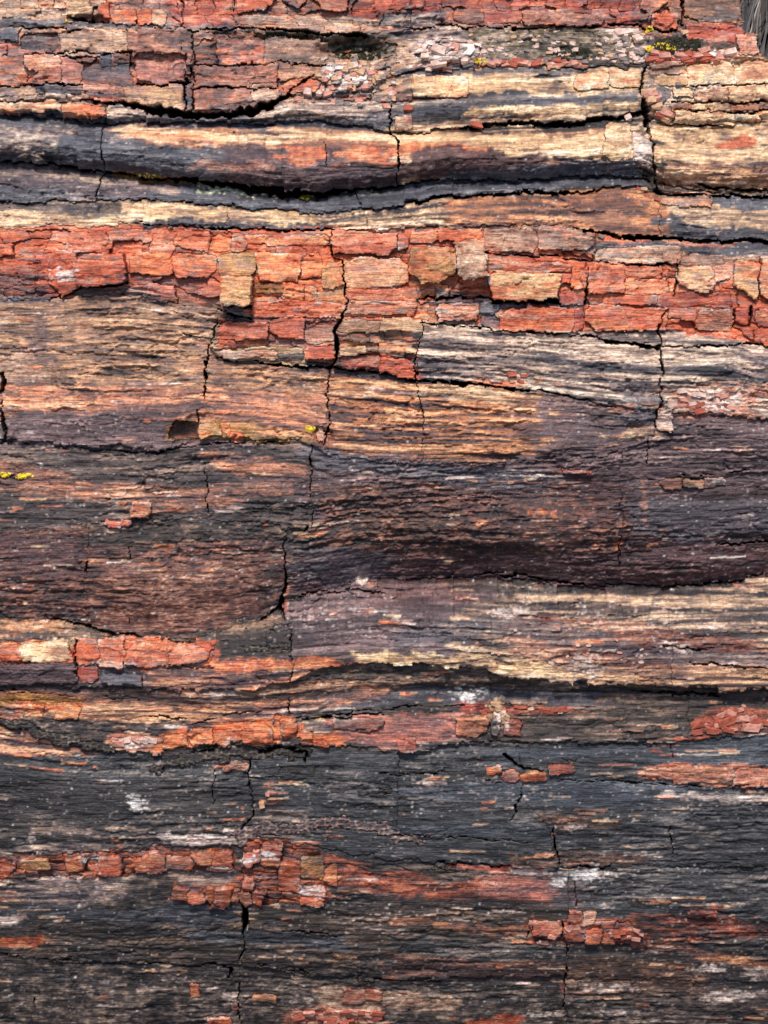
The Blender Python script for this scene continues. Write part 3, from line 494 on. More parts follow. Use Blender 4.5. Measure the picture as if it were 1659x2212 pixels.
for b in BLOCKS.replace('\n', ';').split(';'):
    b = b.split()
    if len(b) < 6: continue
    x0, y0, x1, y1 = map(float, b[:4]); rm = b[4]; hh = float(b[5])
    i0, i1 = np.searchsorted(xc, [x0 - 16, x1 + 16]); j0, j1 = np.searchsorted(yc, [y0 - 16 if y0 > -50 else -1e9, y1 + 16])
    if x1 > 1700: i1 = np.searchsorted(xc, 2000); x1 = 1990
    if i1 <= i0 or j1 <= j0: continue
    sl = (slice(j0, j1), slice(i0, i1)); k = 0.35 if (x1 - x0) > 30 and (y1 - y0) > 24 else .2
    xx = X[sl] + .45 * (XW[sl] - X[sl]); yy = Y[sl] + .5 * (YW[sl] - Y[sl]); dx, dy = x1 - x0, y1 - y0
    u = (xx - x0) / dx; v = (yy - y0) / dy; e = rng.uniform(-1, 1, 4) * np.array([.22, .22, .15, .15]); asp = min(1., dy / dx)
    dl = u - asp * e[0] * (v - .5); dr = 1 - u + asp * e[1] * (v - .5); dt = v - e[2] * (u - .5); db = 1 - v + e[3] * (u - .5)
    m = (dl > 0) & (dr > 0) & (dt > 0) & (db > 0); ed = np.minimum(np.minimum(dl, dr) * dx, np.minimum(dt, db) * dy)
    for cu in (0, 1):                                              # broken corners, one of them large
        for cv_ in (0, 1):
            k = rng.uniform(.02, .16) if rng.random() < .7 else rng.uniform(.2, .42)
            m &= np.abs(u - cu) * dx / dy * rng.uniform(.5, 1.2) + np.abs(v - cv_) > k
    LAB[sl][m] = nid
    tn = float(rng.uniform(-.10, .10))
    info[nid] = dict(name='jasper_block', off=hh, tx=float(rng.uniform(-2.2, 2.2)), ty=float(rng.uniform(-2.5, 1.5)), bev=(1.0, .25), rm=rm)
    n = np.clip((NB if rm not in ('slate', 'mauve', 'tanfib', 'salsl', 'cdk', 'tangrey') else NF)[sl] * .8 + .10 + tn, 0, 1)
    c = ramp(rm, n); vs_ = stretch(.5 * S4[sl] + .3 * S1[sl] + .2 * ISO[sl], 4.5)
    if rm not in ('slate', 'cdk', 'mauve', 'moss'):
        kk = rng.uniform(.1, .75); c = c + (ramp('slate', n) - c) * (sst(.70, .95, vs_ + rng.uniform(-.12, .1)) * kk)[..., None]
        al2 = rng.choice(['ored', 'salm', 'tan', 'yel', 'redb']); c = c + (ramp(al2, n) - c) * (sst(.5, .95, 1 - vs_ + rng.uniform(-.25, .2)) * .6)[..., None]
        c = c + (ramp('pale', n) - c) * (sst(4.5, 1, ed) * sst(.45, .7, ISO[sl]) * .5)[..., None]
    mixv = np.clip((.80 if y0 < 1300 else .62 if y0 < 1800 else .52) + .9 * (S3[sl] - .5) + 1.2 * (ISO2[sl] - .5), .35, 1)[..., None]; c = COL[sl] + (c - COL[sl]) * mixv
    COL[sl][m] = c[m]; FIB[sl][m] = .38; BLK[sl][m] = .3; RGH[sl][m] = .25; FCT[sl][m] = 1
    nid += 1

# ------------------------------------------------------------------ cracks and gaps: nothing there, the core shows dark behind
def crack(spec):
    w_, pts = spec.split('|'); q = [[float(v) for v in s.split(',')] for s in pts.split()]
    for a, b in zip(q[:-1], q[1:]):
        wa = a[2] if len(a) > 2 else float(w_); wb = b[2] if len(b) > 2 else float(w_)
        x0, x1 = sorted((a[0], b[0])); y0, y1 = sorted((a[1], b[1]))
        i0, i1 = np.searchsorted(xc, [x0 - 18, x1 + 18]); j0, j1 = np.searchsorted(yc, [y0 - 18, y1 + 18])
        sl = (slice(j0, j1), slice(i0, i1)); d = np.array([b[0] - a[0], b[1] - a[1]]); L2 = max(d @ d, 1e-6)
        px = X[sl] + .75 * (XW[sl] - X[sl]) + 2.5 * (ISO[sl] - .5) - a[0]; py = Y[sl] + .75 * (YW[sl] - Y[sl]) - a[1]
        t = np.clip((px * d[0] + py * d[1]) / L2, 0, 1)
        dist = np.hypot(px - t * d[0], py - t * d[1]); ww = (wa + (wb - wa) * t) * (.65 + .7 * ISO2[sl]) * (.45 + 1.1 * vn(X[sl] / 10, Y[sl] / 15, 907))
        if max(wa, wb) > 5: ww = ww * .85
        if float(w_) <= 3.6: ww = ww * np.clip(2.6 * vn(X[sl] / 34, Y[sl] / 34, 901) - .45, 0, 1.25)
        LAB[sl][(dist < np.maximum(ww * .5, .9)) & (ww > .9)] = -1
CRACKS = '''
5|0,188,3 80,186 150,188,6 185,190
4|58,118,3 140,116 290,118,5
5|292,182,3 350,184,7 410,182
4|428,141 520,143,6 600,140,3 706,144
4|416,192 480,190,6 560,192,3 600,190
4|140,124,3 180,128,6 224,124
5|20,62,3 100,64 180,68,5
4|300,62 420,66,6 550,62
4|620,206,3 660,178,5 690,160,3
4|880,62 960,58,5 1010,62
4|1010,58 1130,60,6 1300,62
5|1310,56 1380,62,6 1460,70
4|1486,186 1560,188,6 1650,184
4|1450,224 1560,226,5 1659,222
4|1456,241,3 1584,244,5 1659,243
5|1440,268,3 1500,272,5 1560,266,3
4|716,500 712,540 722,556,3 740,562 745,600 748,645 738,690,5 724,712,9 728,745,11 725,782,8 712,800 709,822 705,870 713,892 709,925 700,952,3
3|676,962 668,985 673,1010 672,1130 656,1150
4|616,1165,3 612,1200 620,1245,6 616,1275,8 606,1300,12 608,1330,12 612,1345,5
8|604,1322 585,1332 562,1344,6
3|628,1370 630,1440,4 621,1480 622,1545
5|471,688,3 462,730,6 450,760 444,800,6 443,832,7 440,858,3
3|428,880 424,908
3|912,690 904,740 900,812 905,850 912,890 911,960
4|1436,665,3 1416,712,6 1424,740,3 1426,830 1424,872,5 1416,885 1412,925
3|1398,955 1400,1000
6|1266,575,2 1263,620,7 1262,655,8
3|1466,530 1452,640
5|1640,562 1634,605,7 1632,648
6|1582,668 1580,702
6|1616,666 1618,704,8
4|845,190 844,290,4 860,312 858,402
8|1396,130,6 1384,170 1382,200,14 1392,240,16 1402,284,14
7|1404,284 1406,352 1412,378,5 1424,430,4
2.5|228,252 225,372 206,424
2|705,285 705,378
2.5|770,418 785,460 795,496
4|540,1645 541,1700 546,1715
3|543,1720 548,1760 524,1790
3|522,1830 522,1900
8|520,1950,5 530,1964,16 530,1990,17 527,2012,9 527,2044,5 516,2078,4
8|486,2090,10 500,2095,10 498,2112,9
4|518,2130 516,2190,5 520,2215
3|1224,2030 1226,2080 1221,2134,4 1216,2180
4|1196,1788 1205,1842 1211,1872
5|1126,1712,3 1112,1745,7 1104,1772,4
6|4,810,10 6,850,10
5|8,870 12,915,9 14,960,4
2|277,1180 277,1350
2|443,1000 446,1100
3|446,1085 448,1145
3|160,1385 162,1430 164,1476
6|1212,1988,8 1208,2020,6
3|1140,2018 1150,1998
3|1244,1960 1240,1890,2
2|1452,1580 1454,1640
2|690,2030 690,2070
2|1450,1790 1452,1850
2|78,2125 76,2180
2|463,1670 460,1730
2|1345,1160,2 1343,1240,3
10|1093,1632,10 1108,1648,11 1128,1662,5
5|1128,1662 1180,1672
3|1210,1640 1235,1650
2|420,120 412,170
5|405,172 403,236
6|418,150,3 421,190 420,246,7
3|404,255,3 398,1
4|420,88,2 426,140
4|1475,0,8 1474,60,6
3|505,0 505,28
2|283,66 284,142
4|0,347 110,352 220,371,5
6|228,371,4 330,384,10 430,392,14 540,408,20 620,420,24 700,420,18 760,412,10 850,404,6 950,390,4
3|0,437 100,437 180,431 300,434 500,446
6|840,450,3 900,440,6 955,425,7 1030,421,6 1130,415,8 1255,418,6 1330,408,4 1382,401,3
9|1236,490,5 1330,508,12 1400,516,14 1460,514,13 1560,519,10 1659,524,14 1690,525
7|1420,420,14 1440,424,5 1520,420,6 1659,428,8
5|1500,395,3 1530,405,8 1659,414,4
7|985,279,4 1060,270,11 1130,269,13 1250,264,12 1340,256,10 1388,244,9
10|175,215,4 260,222,10 340,240,18 400,246,20 470,250,14 540,242,22 600,222,14 628,208,8
8|300,480,3 500,496,4 640,500,4 720,502,5
5|470,670 546,686,8
5|470,776,3 560,786,6 640,792,8 725,796,7 905,818,6 1000,828,9 1075,832,8 1200,848,4 1330,880,2
5|905,642 960,640,8 1050,641,5 1205,656,8
4|906,694 990,701 1080,712 1200,722 1260,724
5|1262,722 1330,742,8 1415,750,12 1430,748,5 1560,745,6 1620,742,9 1659,745,6
3|970,505 960,498
4|1040,545 1130,548 1280,560
4|1284,560,6 1340,572,4 1460,574,6
4|110,650 130,645,6 180,620,3 276,614,7
4|481,656 546,658,7
4|1060,648,6 1205,650,8
3|400,720 450,735,4
3|375,970 500,955 650,952
3|0,955 120,965,3 280,980 370,972
3|1404,1036 1560,1026,4 1640,1016
4|1700,1178 1560,1185
3|220,1134,7 250,1125
5|180,1235,9 186,1215,5
7|100,1340,4 160,1350 230,1372,9 300,1378,7
3|330,1385 440,1390
4|640,1298 760,1284,3 830,1290
4|860,1268,2 1000,1258,3 1060,1255,6 1200,1270,8 1300,1278,3 1450,1280,5 1560,1275,7 1659,1256,3
4|1490,1432 1560,1434,6 1659,1442,5
4|1430,1398,2 1500,1405,5 1540,1402
3|640,1560,3 740,1545 860,1535 1000,1528
5|1370,1500,4 1500,1504,8 1570,1508,6
4|830,1548 700,1556
5|560,1625,9 620,1622,8 660,1628,10 662,1650,8
3|400,1632 460,1625
2|0,1492 140,1505 300,1512
3|310,1545 420,1560 560,1545 620,1530
3|820,1675 950,1672 1080,1695
3|1150,1690 1350,1690 1480,1700 1659,1700
3|850,1802 960,1806 1150,1818
4|1180,1876,4 1290,1877,6 1325,1870,4
5|950,1862 1000,1864 1100,1872
3|0,2066 120,2072 310,2085,4 420,2090 500,2086,5
3|560,2086 800,2116 950,2120
4|610,2012 700,2015 730,2025
3|1480,1968,6 1495,1968
5|548,60,4 600,64,8 700,70,10 790,78,14
6|150,42,4 200,50,8 240,52,6
'''
for ln in CRACKS.strip().splitlines():
    try: crack(ln)
    except Exception as e: print('crack', ln, e)
# recess that goes back without opening
def dent(x, y, rx, ry, mm):
    i0, i1 = np.searchsorted(xc, [x - 2 * rx, x + 2 * rx]); j0, j1 = np.searchsorted(yc, [y - 2 * ry, y + 2 * ry]); sl = (slice(j0, j1), slice(i0, i1))
    H[sl] += mm * sst(1.25, .55, np.hypot((XW[sl] - x) / rx, (YW[sl] - y) / ry))
for d in ((760, 105, 75, 26, -34), (640, 80, 90, 9, -14), (200, 48, 40, 8, -16), (1460, 102, 60, 20, 4), (1200, 100, 180, 34, -5), (965, 118, 60, 26, 12),
          (1376, 885, 45, 34, 10), (700, 938, 22, 18, -10), (398, 935, 32, 24, -8), (1200, 1500, 420, 22, -8), (935, 570, 50, 38, 4), (1020, 560, 34, 40, 8),
          (1500, 1240, 200, 36, 6), (1100, 1150, 260, 50, 6), (340, 1270, 150, 60, 6), (1130, 1462, 80, 14, 0), (430, 900, 30, 12, -5), (940, 470, 30, 18, 4)): dent(*d)

# the two honeycombed crusts on the dark wood
CRUST = ['515,1782,1832 560,1776,1812 620,1782,1808 700,1772,1796 760,1768,1792 830,1772,1802 850,1790,1816 920,1812,1832',
         '0,1545,1566 60,1566,1588 120,1588,1610 180,1600,1620 240,1606,1626', '345,1650,1664 420,1624,1652 500,1612,1642 600,1612,1640 660,1618,1646',
         '515,1398,1408 600,1394,1408 650,1398,1410', '835,1700,1716 860,1696,1730', '920,1868,1884 980,1868,1880']
for k, pts in enumerate(CRUST):
    sl, al = ribbon_alpha(pts, 8); m = (al > .5) & (LAB[sl] >= 0)
    e = worley(X[sl] / 12.5 + .9 * vn(X[sl] / 20, Y[sl] / 20, 77), Y[sl] / 9.5 + .6 * vn(X[sl] / 17, Y[sl] / 23, 79), 400 + k); rid = sst(.20, .06, e) * sst(.12, .42, vn(X[sl] / 25, Y[sl] / 18, 78) + (.12 if k == 0 else 0))
    LAB[sl][m] = 1000 + k; info[1000 + k] = dict(name='honeycomb_crust', off=1.5, tx=0., ty=0., bev=(1.5, .5), label='pale network of dried crust on the dark wood' if k == 0 else None)
    c = ramp('blk' if k else 'cdk', NR[sl]); c = c + (ramp('tangrey' if k == 0 else 'dirt', np.clip(NR[sl] * .7 + .2, 0, 1)) - c) * (rid * (1 if k == 0 else .75))[..., None]
    COL[sl][m] = c[m]; H[sl][m] += (1.6 * rid[m] - .8); FIB[sl][m] = .1; BLK[sl][m] = 0; RGH[sl][m] = .6

# white and pale mineral stains (a colour of their own)
def stain(rm, amt, x, y, rx, ry, s):
    i0, i1 = np.searchsorted(xc, [x - 1.6 * rx, x + 1.6 * rx]); j0, j1 = np.searchsorted(yc, [y - 1.6 * ry, y + 1.6 * ry]); sl = (slice(j0, j1), slice(i0, i1))
    d = np.hypot((XW[sl] - x) / rx, (YW[sl] - y) / ry) + 2.2 * (fbm(X[sl] / 11, GS[sl] / 5, s, 3) - .5) + .7 * (B4[sl] - .5) + .5 * (hsh(np.floor(X[sl] / 3), np.floor(Y[sl] / 2.4), s) - .5)
    a = sst(.92, .82, d) * amt; COL[sl] += (ramp(rm, NR[sl]) - COL[sl]) * a[..., None]; RGH[sl] += .5 * a
STAINS = '''white .9 1008 1502 30 16;white .8 740 168 40 26;palegr .95 470 408 36 9;palegr .95 530 413 40 9;palegr .9 585 420 26 8;palegr .8 780 415 40 4;white .85 1255 1890 55 7;white .9 1290 1886 10 14
white .8 1205 1912 14 10;white .8 536 1852 16 7;white .8 582 1846 18 7;white .7 668 1922 24 10;white .6 478 1866 22 4;white .85 300 1735 18 14;pale .8 65 1806 7 18;white .7 200 1852 26 5;pale .7 1265 1436 34 22
pale .6 1110 1330 40 10;pale .6 1470 1400 22 12;pale .6 1430 1395 16 10;pale .5 1290 1345 14 16;pale .6 930 1690 30 10;pale .7 1240 1790 26 7;salm .7 1240 1772 22 6;white .7 1390 130 14 9;white .8 1545 118 30 7;white .7 150 590 24 12
cream .8 1080 1534 22 16;pale .8 1090 1560 16 14;pale .7 1540 2090 40 10;pale .6 1640 2100 40 12;pale .5 1320 2130 60 8;pale .6 1180 2190 40 5;pale .6 1330 2186 40 6;pale .6 1580 2150 60 12;pale .5 500 2160 26 14;orange .0 0 0 9 9
pale .7 780 1270 26 6;salm .6 800 1274 10 7;pale .6 870 1345 20 5;cream .8 860 1334 24 4;pale .5 500 1600 18 6;pale .7 280 1608 30 10;white .6 245 222 14 6;salm .8 580 1700 10 8;ored .8 566 1740 9 10;salm .8 585 1716 8 5;ored .8 1412 1186 10 8
salm .8 1290 1176 14 10;ored .7 1340 1185 10 14;salm .6 1395 1080 8 40;ored .6 1040 1128 12 8;salm .6 800 1320 12 8;cream .7 1345 940 40 7;ored .8 1100 822 40 6;ored .8 1080 824 60 7;cream .6 870 890 50 5;ored .7 1170 1110 30 6;pale .7 1500 1828 0 0'''
k = 500
for ln in STAINS.replace('\n', ';').split(';'):
    q = ln.split()
    if len(q) == 6 and q[0] in RAMP and float(q[4]) > 0: stain(q[0], *map(float, q[1:]), k); k += 3

# ------------------------------------------------------------------ relief of the grain, chips and pits; pale flecks in the wood
fine = (S2 - .5) * 2.6 + (S1 - .5) * 3.4
ridge = 1 - np.abs(2 * S1 - 1)
H0 = H.copy()
H += FIB * (fine * .8 + (B3h - .5) * 1.4 + FAC3 * 1.3 + (F3T - .5) * 1.4 + FAC4 * .3 + (B5h - .5) * 3.0 + (S4 - .5) * 3.6 + (S5 - .5) * 1.5) + FIB * (B1h - .5) * 2.4
g1 = sst(.955, .995, 1 - np.abs(2 * stretch(S1, 1.6) - 1)) * sst(.40, .6, ISO2); g2 = sst(.94, .99, 1 - np.abs(2 * vn(X / 70, GS / 11, 161) - 1)) * sst(.45, .62, vn(X / 80, Y / 40, 162))
g3 = sst(.93, .99, 1 - np.abs(2 * vn((X + 14 * ISO) / 11, GS / 90, 163) - 1)) * sst(.50, .66, vn(X / 30, Y / 26, 164))      # short checks across the grain
H -= np.clip(FIB + .3, 0, 1) * (5.0 * g1 + 5.5 * g2) + (3.0 + 1.4 * FCT) * g3
H += BLK * ((B2h - .5) * 4.2 + (B1h - .5) * 1.6) + RGH * (FAC2 * 1.2 + FAC3 * 1.2 + (ISO - .5) * 3.0 + (ISO2 - .5) * 4.0 + (ISO3 - .5) * 3.0) + FCT * (FAC * 2.8 + FAC2 * .4)
H = H0 + (H - H0) * (1 - .45 * sst(900, 1800, Y)) * (.34 + .66 * CALM)       # the lower face is worn smoother
B6, B6h, _, _ = bricks(3.8, 60, 241, .3); B7, B7h, _, _ = bricks(6, 44, 251, .3); cl6 = fbm(X / 120, GS / 45, 261, 2)
for bb, th, names in ((B6, .978, ('salm', 'pale', 'tan')), (B7, .987, ('ored', 'rust', 'cream'))):            # slivers of other colours in the dark wood
    a = (bb + (cl6 - .5) * .22 - .5 * FCT * .2 > th) * sst(600, 1000, Y + 300 * (X < 500)) * np.clip(FIB * 1.4, 0, 1) * (FCT < .5)
    for k, nm in enumerate(names):
        m = (a > .05) & (np.floor(B6h * 2.999) == k); COL[m] += (ramp(nm, NB[m]) - COL[m]) * (.75 * a[m])[:, None]
    H += .9 * a
fl = vn(X / 9, GS / 3.0, 700); fl2 = vn(X / 4, Y / 3.4, 710); low = sst(200, 1500, Y) * .07; cl = (ISO2 - .5) * .5 + (vn(X / 190, Y / 90, 740) - .5) * .3
a = sst(.93, .99, fl + low * .2 + (S3 - .5) * .25 + cl * .7) * .7
COL += (ramp('pale', stretch(fl2, 1.5)) - COL) * (a * np.clip(FIB, 0, 1) * .8 * (1 - FCT))[..., None]
a = (hsh(np.floor(X / 2.6), np.floor(Y / 2.2), 760) + low * .02 + cl * .012 > .9962) * .8 * (1 - .8 * FCT)
COL += (ramp('white', stretch(fl, 1)) - COL) * a[..., None]
dk = vn(X / 34, GS / 2.9, 720); dk2 = fbm(X / 20, GS / 3.4, 750, 2)                                # dark mineral seams
a = (sst(.78, .92, dk) * .6 + sst(.62, .74, dk2) * .5) * np.clip(FIB, 0, 1.2)
COL += (ramp('cdk', stretch(fl2, 1)) * .8 - COL) * (np.clip(a, 0, .75) * (1 - .45 * FCT))[..., None]
COL *= (1 + .55 * (vn(X / 4.2, GS / 2.4, 730) - .5) + .3 * (vn(X / 2.6, Y / 2.4, 731) - .5) + .34 * (B1 - .5) * np.clip(FIB, 0, 1) + .22 * (B3 - .5) + .30 * (ISO2 - .5) + .25 * (ISO3 - .5))[..., None]
# nothing of the upper layer is left at its broken right end
edge = np.interp(Y, [-20, 70, 76, 116, 122, 128], [1592, 1602, 1634, 1634, 1645, 1690])
LAB[(Y < 128) & (XW > edge)] = -1
# every connected fragment becomes a piece; crumbs of a few cells join their neighbour
def components(L):
    idx = np.arange(L.size, dtype=np.int64).reshape(L.shape)
    def sweep(A, Q):
        f = A.ravel(); st = np.ones(A.shape, bool); st[:, 1:] = A[:, 1:] != A[:, :-1]; st = np.flatnonzero(st.ravel())
        mn = np.minimum.reduceat(Q.ravel(), st); return np.repeat(mn, np.diff(np.append(st, f.size))).reshape(A.shape)
    LT = np.ascontiguousarray(L.T)
    for _ in range(60):
        n = sweep(L, idx); n = np.ascontiguousarray(sweep(LT, np.ascontiguousarray(n.T)).T)
        if (n == idx).all(): break
        idx = n
    return np.unique(idx, return_inverse=True)[1].reshape(L.shape)
cc = components(LAB); cn = np.bincount(cc.ravel()); small = (cn[cc] < 70) & (LAB >= 0)
for _ in range(14):
    if not small.any(): break
    for dj, di in ((0, 1), (0, -1), (1, 0), (-1, 0)):
        nl = np.roll(LAB, (dj, di), (0, 1)); ns = np.roll(small, (dj, di), (0, 1)); m = small & ~ns & (nl >= 0); LAB[m] = nl[m]; small = small & ~m
LAB[small] = -1
cc = components(LAB); old = LAB.copy(); LAB = np.where(old >= 0, cc, -1).astype(np.int64); inf2 = {}
cu, ci, cn = np.unique(LAB, return_index=True, return_counts=True)
for q, f, n in zip(cu, ci, cn):
    if q >= 0:
        d = dict(info[int(old.ravel()[f])]); inf2[int(q)] = d
        if n < 900 and d['name'] == 'stone_slab': d['name'] = 'stone_chip'
info = inf2; LAB[np.isin(LAB, cu[cn < 16])] = -1

# ------------------------------------------------------------------ piece meshes
u, inv = np.unique(LAB, return_inverse=True); inv = inv.reshape(LAB.shape)
n_p = len(u); cnt = np.bincount(inv.ravel(), minlength=n_p)
mx = np.bincount(inv.ravel(), X.ravel(), n_p) / cnt; my = np.bincount(inv.ravel(), Y.ravel(), n_p) / cnt
sx = np.sqrt(np.maximum(np.bincount(inv.ravel(), X.ravel() ** 2, n_p) / cnt - mx ** 2, 16)); sy = np.sqrt(np.maximum(np.bincount(inv.ravel(), Y.ravel() ** 2, n_p) / cnt - my ** 2, 16))
def par(k, d=0.): return np.array([info.get(int(q), {}).get(k, d) for q in u], np.float32)
off, tx, ty, tone = par('off'), par('tx'), par('ty'), par('tone')
H += (off + 0)[inv] + (tx / (1.7 * sx))[inv] * (X - mx[inv]) + (ty / (1.7 * sy))[inv] * (Y - my[inv])
COL *= (1 + 1.6 * tone[inv])[..., None]
COL = np.clip(COL, .006, .92)
Hm = H * 1e-3
nx1 = NX + 1; keep = LAB >= 0
jj, ii = np.nonzero(keep); li = inv[jj, ii].astype(np.int64); NVG = (NY + 1) * nx1
cor = np.stack([jj * nx1 + ii, jj * nx1 + ii + 1, (jj + 1) * nx1 + ii + 1, (jj + 1) * nx1 + ii], 1).astype(np.int64)
key, vi = np.unique((li[:, None] * NVG + cor).ravel(), return_inverse=True); vi = vi.reshape(-1, 4)
NV = len(key); c4 = np.bincount(vi.ravel(), minlength=NV)
hv = np.bincount(vi.ravel(), np.repeat(Hm[jj, ii], 4), NV) / c4
cv = np.stack([np.bincount(vi.ravel(), np.repeat(COL[jj, ii, k], 4), NV) / c4 for k in range(3)], 1)
vl = key // NVG; vg = key % NVG; gx = GX[vg % nx1]; gy = GY[vg // nx1]
# rims: lower the outermost vertices, and a little the ring inside
rim = c4 < 4
nbr = np.zeros(NV, bool); has = rim[vi].any(1); nbr[vi[has].ravel()] = True; nbr &= ~rim
bev = np.array([info.get(int(q), {}).get('bev', (1, .3)) for q in u], np.float32)
hv = hv - (rim * bev[vl, 0] + nbr * bev[vl, 1]) * 1e-3
# walls down into the log
WALL = -0.090
padl = np.full((NY + 2, NX + 2), -9, np.int64); padl[1:-1, 1:-1] = np.where(keep, inv, -1)
e_a, e_b, e_l = [], [], []
for (dj, di, p, q) in ((-1, 0, 0, 1), (0, 1, 1, 2), (1, 0, 2, 3), (0, -1, 3, 0)):
    other = padl[jj + 1 + dj, ii + 1 + di]; m = other != li
    e_a.append(vi[m, p]); e_b.append(vi[m, q]); e_l.append(li[m])
e_a = np.concatenate(e_a); e_b = np.concatenate(e_b); e_l = np.concatenate(e_l)
bt, bi = np.unique(np.concatenate([e_a, e_b]), return_inverse=True); ba, bb = bi[:len(e_a)], bi[len(e_a):]
ptop = place(gx, gy, hv); pbot = place(gx[bt], gy[bt], np.full(len(bt), WALL))
vs = np.searchsorted(vl, np.arange(n_p + 1)); bs = np.searchsorted(vl[bt], np.arange(n_p + 1))
fo = np.argsort(li, kind='stable'); fs = np.searchsorted(li[fo], np.arange(n_p + 1))
eo = np.argsort(e_l, kind='stable'); es = np.searchsorted(e_l[eo], np.arange(n_p + 1))

# ------------------------------------------------------------------ materials
def mat(name): 
    m = bpy.data.materials.new(name); m.use_nodes = True; n = m.node_tree; return m, n, n.nodes['Principled BSDF']
def stone_mat():
    m, n, b = mat('petrified_wood'); N = n.nodes.new; L = n.links.new
    at = N('ShaderNodeAttribute'); at.attribute_name = 'tint'
    tc = N('ShaderNodeTexCoord'); mp = N('ShaderNodeMapping'); mp.inputs['Scale'].default_value = (45, 680, 680); L(tc.outputs['Object'], mp.inputs[0])
    n1 = N('ShaderNodeTexNoise'); n1.inputs['Scale'].default_value = 1.0; n1.inputs['Detail'].default_value = 4; L(mp.outputs[0], n1.inputs['Vector'])
    n2 = N('ShaderNodeTexNoise'); n2.inputs['Scale'].default_value = 620; n2.inputs['Detail'].default_value = 3; L(tc.outputs['Object'], n2.inputs['Vector'])
    r1 = N('ShaderNodeMapRange'); r1.inputs['From Min'].default_value = .3; r1.inputs['From Max'].default_value = .7; r1.inputs['To Min'].default_value = .52; r1.inputs['To Max'].default_value = 1.48; L(n1.outputs[0], r1.inputs[0])
    r2 = N('ShaderNodeMapRange'); r2.inputs['From Min'].default_value = .3; r2.inputs['From Max'].default_value = .7; r2.inputs['To Min'].default_value = .72; r2.inputs['To Max'].default_value = 1.28; L(n2.outputs[0], r2.inputs[0])
    mu = N('ShaderNodeMath'); mu.operation = 'MULTIPLY'; L(r1.outputs[0], mu.inputs[0]); L(r2.outputs[0], mu.inputs[1])
    vm = N('ShaderNodeVectorMath'); vm.operation = 'SCALE'; L(at.outputs['Color'], vm.inputs[0]); L(mu.outputs[0], vm.inputs['Scale'])
    L(vm.outputs[0], b.inputs['Base Color'])
    ad = N('ShaderNodeMath'); ad.operation = 'ADD'; L(n1.outputs[0], ad.inputs[0]); L(n2.outputs[0], ad.inputs[1])
    bp = N('ShaderNodeBump'); bp.inputs['Strength'].default_value = .7; bp.inputs['Distance'].default_value = .0016; L(ad.outputs[0], bp.inputs['Height']); L(bp.outputs[0], b.inputs['Normal'])
    r3 = N('ShaderNodeMapRange'); r3.inputs['To Min'].default_value = .34; r3.inputs['To Max'].default_value = .82; L(n2.outputs[0], r3.inputs[0]); L(r3.outputs[0], b.inputs['Roughness'])
    b.inputs['Specular IOR Level'].default_value = .35
    return m
def plain_mat(name, c1, c2, scale=200, rough=.9, bump=.4):
    m, n, b = mat(name); N = n.nodes.new; L = n.links.new
    tc = N('ShaderNodeTexCoord'); no = N('ShaderNodeTexNoise'); no.inputs['Scale'].default_value = scale; no.inputs['Detail'].default_value = 5; L(tc.outputs['Object'], no.inputs['Vector'])
    cr = N('ShaderNodeValToRGB'); cr.color_ramp.elements[0].position = .3; cr.color_ramp.elements[1].position = .7
    cr.color_ramp.elements[0].color = (*lin(c1), 1); cr.color_ramp.elements[1].color = (*lin(c2), 1); L(no.outputs[0], cr.inputs[0]); L(cr.outputs[0], b.inputs['Base Color'])
    bp = N('ShaderNodeBump'); bp.inputs['Strength'].default_value = bump; bp.inputs['Distance'].default_value = .003; L(no.outputs[0], bp.inputs['Height']); L(bp.outputs[0], b.inputs['Normal'])
    b.inputs['Roughness'].default_value = rough; return m
STONE = stone_mat()

log = bpy.data.objects.new('petrified_log', None); C.objects.link(log); log.location = AX
log['label'] = 'petrified log of banded red, cream and charcoal stone filling the picture'; log['category'] = 'petrified log'
org = np.array(AX)
def add_mesh(name, V, F, mats, parent=None, cols=None, smooth=None):
    me = bpy.data.meshes.new(name); V = np.ascontiguousarray(V, np.float32); F = np.ascontiguousarray(F, np.int32)
    me.vertices.add(len(V)); me.vertices.foreach_set('co', V.ravel())
    k = F.shape[1]; me.loops.add(F.size); me.loops.foreach_set('vertex_index', F.ravel())
    me.polygons.add(len(F)); me.polygons.foreach_set('loop_start', np.arange(0, F.size, k, dtype=np.int32))
    if smooth is not None: me.polygons.foreach_set('use_smooth', smooth)
    me.update(calc_edges=True)
    if cols is not None:
        a = me.color_attributes.new('tint', 'FLOAT_COLOR', 'POINT')
        a.data.foreach_set('color', np.concatenate([cols, np.ones((len(cols), 1))], 1).astype(np.float32).ravel())
    me.materials.append(mats); o = bpy.data.objects.new(name, me); C.objects.link(o)
    if parent is not None: o.parent = parent
    return o
